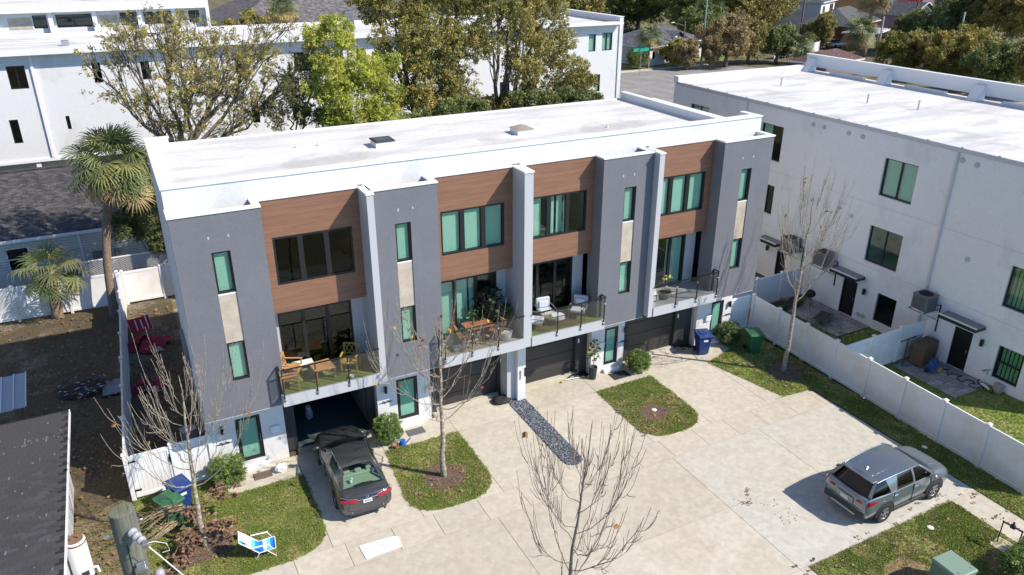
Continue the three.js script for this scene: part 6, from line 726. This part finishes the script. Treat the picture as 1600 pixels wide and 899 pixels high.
{ const t = thing('kick_scooter', 'white and black kick scooter leaning at the wall on the near patio', 'scooter', [29.85, .06, 7.35], 1.25); mesh('deck', rb(-.3, .25, .08, .12, -.06, .06, .015), M.whitep, t); mesh('stem', bar([.3, .1, 0], [.2, .75, .05], .022, 8), M.whitep, t); mesh('handlebar', bar([.2, .75, -.16], [.2, .75, .26], .016), M.black, t); for (const x of [-.36, .36]) mesh('wheel', new THREE.TorusGeometry(.085, .025, 8, 18).translate(x, .1, 0), M.rubber, t); mesh('fork', bar([.36, .1, .03], [.29, .2, .03], .015), M.whitep, t); }
{ const t = thing('tan_box', 'tan utility box at the wall right of the scooter', 'box', [30.1, .02, 7.75]); mesh('box', rb(-.14, .14, 0, .34, -.16, .16, .02), mat([.36, .33, .27], .8), t); mesh('lid', rb(-.16, .16, .342, .38, -.18, .18, .015), mat([.42, .39, .32], .8), t); }
{ const t = thing('patio_grill', 'dark round things and low furniture on the far patio, partly behind the fence', 'grill', [29.3, .06, -1.9]); mesh('bowl', [ell(.28, .2, .28, 0, .75, 0, 16)], M.dark, t); for (let k = 0; k < 3; k++) mesh('leg', bar([.15 * Math.cos(k * 2.1), .65, .15 * Math.sin(k * 2.1)], [.3 * Math.cos(k * 2.1), 0, .3 * Math.sin(k * 2.1)], .015), M.charcoal, t); mesh('lid_handle', rb(-.06, .06, .95, .98, -.02, .02, .008, 1), M.black, t); }
{ const t = thing('folding_lounger', 'dark folded lounge frame lying on the far patio pavers', 'lounge', [28.7, .06, -.4], .4); mesh('sling', patch([[-.7, .3, -.3], [.7, .22, -.3], [.7, .22, .3], [-.7, .3, .3]], [0, -.06, 0], 5), M.charcoal, t); mesh('side_rail', bar([-.72, .31, -.32], [.72, .23, -.32], .018), M.steelgrey, t); mesh('side_rail', bar([-.72, .31, .32], [.72, .23, .32], .018), M.steelgrey, t); for (const x of [-.5, .5]) for (const z of [-.3, .3]) mesh('leg', bar([x, .27, z], [x * 1.15, 0, z], .015), M.steelgrey, t); }
/* ---------- far houses, cars and poles ---------- */
function house(label, cx, cz, w, d, h, rh, turn, wallM, roofM, o = {}) {
  const t = thing('house', label, 'house', [cx, 0, cz], turn), ov = .5, ws = o.windows || [];
  mesh('wall', wallGeo(-w / 2, w / 2, 0, h, d / 2 - .2, d / 2, ws), wallM, t); mesh('rear_wall', bx(-w / 2, w / 2, 0, h, -d / 2, -d / 2 + .2), wallM, t); mesh('side_wall', bx(-w / 2, -w / 2 + .2, 0, h, -d / 2 + .2, d / 2 - .2), wallM, t); mesh('side_wall', bx(w / 2 - .2, w / 2, 0, h, -d / 2 + .2, d / 2 - .2), wallM, t);
  ws.forEach(a => windowUnit(t, ...a, d / 2 - .05, { n: a[1] - a[0] > 1.6 ? 2 : 1, fw: .09, frame: o.frame || M.whitep, room: M.roomDark, glass: M.glassDark, depth: 1 }));
  const X = w / 2 + ov, Z = d / 2 + ov, hip = o.gable ? 0 : Math.min(X, Z) * .95, y0 = h, y1 = h + rh;
  if (o.gable === 'z') { mesh('roof', [patch([[-X, y0 - .1, -Z], [-X, y0 - .1, Z], [0, y1, Z], [0, y1, -Z]], [0, 0, 0], 2), patch([[X, y0 - .1, -Z], [X, y0 - .1, Z], [0, y1, Z], [0, y1, -Z]], [0, 0, 0], 2)], roofM, t); mesh('gable', new THREE.ExtrudeGeometry(new THREE.Shape([[-w / 2, h], [w / 2, h], [0, y1 - .25]].map(a => new THREE.Vector2(...a))), { depth: .2, bevelEnabled: false }).translate(0, 0, d / 2 - .2), wallM, t); mesh('barge_board', [beam([-X, y0 - .05, Z], [0, y1 + .05, Z], .2, .12), beam([X, y0 - .05, Z], [0, y1 + .05, Z], .2, .12)], M.whitep, t); }
  else { const a = X - hip; mesh('roof', [patch([[-X, y0, Z], [X, y0, Z], [a, y1, 0], [-a, y1, 0]], [0, 0, 0], 2), patch([[X, y0, -Z], [-X, y0, -Z], [-a, y1, 0], [a, y1, 0]], [0, 0, 0], 2), patch([[X, y0, Z], [X, y0, -Z], [a, y1, 0], [a, y1, 0]], [0, 0, 0], 2), patch([[-X, y0, -Z], [-X, y0, Z], [-a, y1, 0], [-a, y1, 0]], [0, 0, 0], 2)], roofM, t); mesh('fascia', [bx(-X, X, y0 - .2, y0 - .01, Z - .06, Z), bx(-X, -X + .06, y0 - .2, y0 - .01, -Z, Z - .06), bx(X - .06, X, y0 - .2, y0 - .01, -Z, Z - .06)], M.whitep, t); }
  return t;
}
const gRoof = tintOf(M.shingle, [1.5, 1.65, 1.85]), gRoof2 = tintOf(M.shingle, [1.3, 1.5, 1.45]), brick = mat([.26, .085, .05], .9), bRoof = tintOf(M.shingle, [1.6, 1.0, .8]);
{ const t = house('single-storey white house with grey hip roof at the street corner', 78.6, -82.6, 15, 9.5, 2.9, 2.0, .32, mat([.62, .62, .62], .8), gRoof, { windows: [[-6.6, -5.6, .9, 2.2], [-1.2, .6, .8, 2.3], [4.4, 6, .9, 2.2]] }); mesh('porch_gable', new THREE.ExtrudeGeometry(new THREE.Shape([[-2.2, 3.1], [2.2, 3.1], [0, 4.3]].map(a => new THREE.Vector2(...a))), { depth: 1.2, bevelEnabled: false }).translate(1.5, 0, 2.4), M.whitep, t); mesh('porch_roof', [patch([[-1.2, 3.02, 4.2], [-1.2, 3.02, -1], [1.5, 4.45, -1], [1.5, 4.45, 4.2]], [0, 0, 0], 2), patch([[4.2, 3.02, 4.2], [4.2, 3.02, -1], [1.5, 4.45, -1], [1.5, 4.45, 4.2]], [0, 0, 0], 2)], gRoof, t); mesh('chimney_pipe', cyl(.12, .12, 4.2, 5.6, 3, -.6, 10), M.metal, t); }
{ const t = house('white two-storey house with grey roof and dark windows at upper right', 133.5, -104, 11, 10, 6.3, 2.2, .5, M.whitep, gRoof2, { windows: [[1.5, 4.6, 3.7, 5.6], [-4, -2, 3.7, 5.4], [-4, -2.4, .9, 2.4]] }); mesh('floor_band', bx(-5.55, 5.55, 3.1, 3.3, 4.98, 5.06), M.whitep, t); }
{ const t = house('brick house with large grey-green hip roof and carport behind the palms', 126, -87, 16, 9, 3.6, 2.6, .42, brick, gRoof2, { windows: [[-5, -3.4, 1.2, 2.9], [-2.6, -1, 1.2, 2.9], [2, 3.6, 1.2, 2.9], [4.4, 6, 1.2, 2.9]], frame: M.black }); mesh('carport_roof', bx(-14, -1.5, 2.7, 2.95, 4.6, 9.5), tintOf(M.cap, .55), t); for (const x of [-13.5, -8, -2]) mesh('carport_post', bx(x, x + .2, 0, 2.7, 9.1, 9.3), M.whitep, t); mesh('carport_edge', bx(-14, -1.5, 2.6, 2.96, 9.502, 9.6), M.whitep, t); }
{ const t = house('small house with white gable front and grey roof right of the tall palm', 142.5, -86.5, 7.2, 10, 4.4, 2.4, -.05, mat([.30, .26, .30], .8), gRoof, { gable: 'z', windows: [[-1.8, 1.8, 2.3, 4.1]] }); mesh('gable_front', new THREE.ExtrudeGeometry(new THREE.Shape([[-3.0, 4.4], [3.0, 4.4], [0, 6.3]].map(a => new THREE.Vector2(...a))), { depth: .06, bevelEnabled: false }).translate(0, 0, 5.002), M.whitep, t); mesh('brick_base', bx(-3.6, 3.6, 0, 2.0, 5.002, 5.08), brick, t); for (const x of [-3.3, -1.95, 1.75, 3.0]) mesh('porch_post', bx(x, x + .22, 2.0, 4.4, 5.004, 5.14), M.whitep, t); mesh('stair_rail', [beam([-3.6, 2.2, 5.2], [-5.6, .9, 7.6], .09, .09), beam([-3.0, 2.2, 5.6], [-4.6, .9, 8.0], .09, .09)], M.whitep, t); mesh('dish', ell(.55, .55, .12, 4.2, 3.6, 5.3, 12), M.whitep, t); }
house('low shed with reddish brown roof just behind the far right roof parapet', 90.6, -57.5, 9.5, 5, 2.2, 1.3, .25, mat([.2, .15, .12], .9), bRoof);
{ const t = house('low house with rusty roof between the yellowish trees at right', 113.2, -57, 7, 5, 2.6, 1.3, .5, M.whitep, tintOf(M.shingle, [2, 1.4, .9]), { windows: [[-1, 1, 1, 2]] }); mesh('door_awning', bx(-2, 2, 2.3, 2.4, 2.5, 3.4), M.cap, t); }
house('large building with a broad grey shingle roof at the top of the picture', 26, -84, 30, 22, 7.7, 5.5, .05, mat([.5, .48, .45], .9), tintOf(M.shingle, [2.1, 2.0, 1.95]), { gable: undefined });
house('building with brown roof at the top right of the long white row', 79, -128, 22, 12, 5.0, 3.4, .2, mat([.55, .52, .48], .9), tintOf(M.shingle, [1.7, 1.4, 1.15]));
house('orange walled building at the very top beyond the two-storey house', 178, -128, 18, 10, 7.5, 1.2, .5, mat([.60, .33, .14], .8), M.cap, { windows: [[-6, -4, 2, 4], [-1, 1, 2, 4], [4, 6, 2, 4]] });
{ const t = thing('warehouse', 'long white and grey warehouse at the top right edge of the picture', 'building', [196, 0, -112], .75); mesh('wall', bx(-16, 16, 0, 7, -8, 8), M.whitep, t); mesh('roof', bx(-16.4, 16.4, 7.002, 7.4, -8.4, 8.4), M.cap, t); mesh('low_wing', bx(-10, 18, 0, 4.2, 8.002, 15), tintOf(M.steelgrey, 1.6), t); mesh('wing_roof', bx(-10.3, 18.3, 4.202, 4.5, 8.002, 15.3), tintOf(M.steelgrey, 1.9), t); for (let k = 0; k < 7; k++) mesh('wall_rib', bx(-15 + k * 4.6, -14.7 + k * 4.6, 0, 7, 8.002, 8.2), M.steelgrey, t); }
{ const t = thing('red_trailer', 'bright red lorry trailer at the top right beyond the gabled house', 'trailer', [172, 0, -108], .9); mesh('box', rb(-5, 5, 1.1, 6.2, -1.6, 1.6, .08), mat([.62, .015, .03], .5), t); mesh('bed', bx(-5, 5, .8, 1.09, -1.5, 1.5), M.charcoal, t); for (const x of [-4, -2.8, 3.6]) for (const z of [-1.3, 1.3]) mesh('wheel', new THREE.CylinderGeometry(.5, .5, .4, 16).rotateX(Math.PI / 2).translate(x, .5, z), M.rubber, t); }
function farCar(label, pos, turn, rgb) { const t = thing('far_car', label, 'car', pos, turn), pm = mat(rgb, .3, { metalness: .3 }); mesh('body', loft([[-2.2, .45, .6, .6, .8, .85, .7, .02], [-1.9, .3, .8, .6, .9, .95, .78, .02], [0, .25, .84, .6, .92, .95, .82, .02], [1.3, .28, .82, .6, .9, .92, .8, .03], [2.1, .36, .7, .58, .8, .75, .66, .03]]), pm, t); mesh('cabin', loft([[-1.5, .93, .78, .96, .78, 1.0, .74, .01], [-.9, .93, .8, 1.1, .74, 1.42, .58, .03], [.1, .93, .8, 1.1, .74, 1.45, .6, .03], [1.0, .93, .78, .96, .76, .98, .74, .01]]), M.black, t); mesh('roof', patch([[-.9, 1.455, -.56], [.1, 1.485, -.58], [.1, 1.485, .58], [-.9, 1.455, .56]], [0, .03, 0], 4), pm, t); for (const x of [-1.35, 1.35]) for (const z of [-.85, .85]) mesh('wheel', new THREE.CylinderGeometry(.33, .33, .2, 16).rotateX(Math.PI / 2).translate(x, .33, z), M.rubber, t); return t; }
farCar('white car parked outside the far carport', [117.2, 0, -79.6], .1, [.62, .62, .62]); farCar('dark car under the far carport roof beside the white car', [115.0, 0, -82.2], .3, [.03, .03, .035]);
farCar('dark car half hidden among the yellowish trees at right', [113.5, 0, -53.2], .6, [.05, .05, .06]);
function farPole(label, pos, h, m, arm) { const t = thing('far_pole', label, 'utility pole', pos); mesh('pole', cyl(.16, .11, 0, h, 0, 0, 8), m, t); if (arm) mesh('lamp_arm', [beam([0, h - .6, 0], [-2.2, h - .1, 0], .09, .09), rb(-2.7, -2.1, h - .18, h + .0, -.14, .14, .04, 1)], M.metal, t); else if (h > 10) mesh('crossarm', beam([-1, h - .6, 0], [1, h - .6, 0], .1, .1), m, t); else mesh('pole_cap', cyl(.14, .1, h, h + .15, 0, 0, 8), m, t); return t; }
farPole('tall pale green utility pole at the far street corner', [80.6, 0, -72.6], 11.5, mat([.26, .33, .26], .8)); farPole('lamp arm pole in front of the far pale green one', [80.0, 0, -76.5], 6.2, M.bark, 1); farPole('thin pale pole before the tall palm at upper right', [102.4, 0, -58.8], 7.2, mat([.5, .46, .38], .8)); farPole('leaning dark pole left of the two-storey house at upper right', [121, 0, -92], 13, M.bark); farPole('short pale concrete pole among the yellowish trees at right', [108.5, 0, -50.5], 8.2, mat([.5, .5, .5], .8)); farPole('dark pole right of the small gabled house', [133, 0, -76.5], 15, M.bark); farPole('second dark pole standing right of the gabled house, nearest the trees', [139, 0, -77.5], 15, M.bark);
{ const t = thing('street_sign', 'green street name sign on a thin post at the far corner', 'street sign', [66.6, 0, -69.0]); mesh('post', cyl(.05, .05, 0, 3.6, 0, 0, 8), M.metal, t); mesh('sign_blade', rb(-1.3, 1.3, 3.3, 3.75, -.03, .03, .015, 1), mat([.01, .32, .20], .5), t); mesh('sign_blade', rb(-.03, .03, 3.78, 4.1, -.9, .9, .015, 1), mat([.01, .32, .20], .5), t); }
{ const t = thing('picket_fence', 'white fence stretch behind the right roof corner, before the far car', 'fence', [103, 0, -75], .25); mesh('panel', bx(-7, 7, .1, 1.7, -.02, .02), M.whitep, t); for (let k = 0; k <= 6; k++) mesh('post', bx(-7.06 + k * 2.333, -6.94 + k * 2.333, 0, 1.85, -.08, .08), M.whitep, t); }
struct('far_lawn', extr([[62, -74], [84, -74.5], [98, -80], [96, -100], [62, -96]], -.095, -.055), tintOf(M.lawn, .8));
struct('sidewalk', extr([[60.5, -72.05], [83, -73.05], [83, -74.0], [60.5, -73.6]], -.09, .02), M.concrete);
renderer.render(scene, camera);
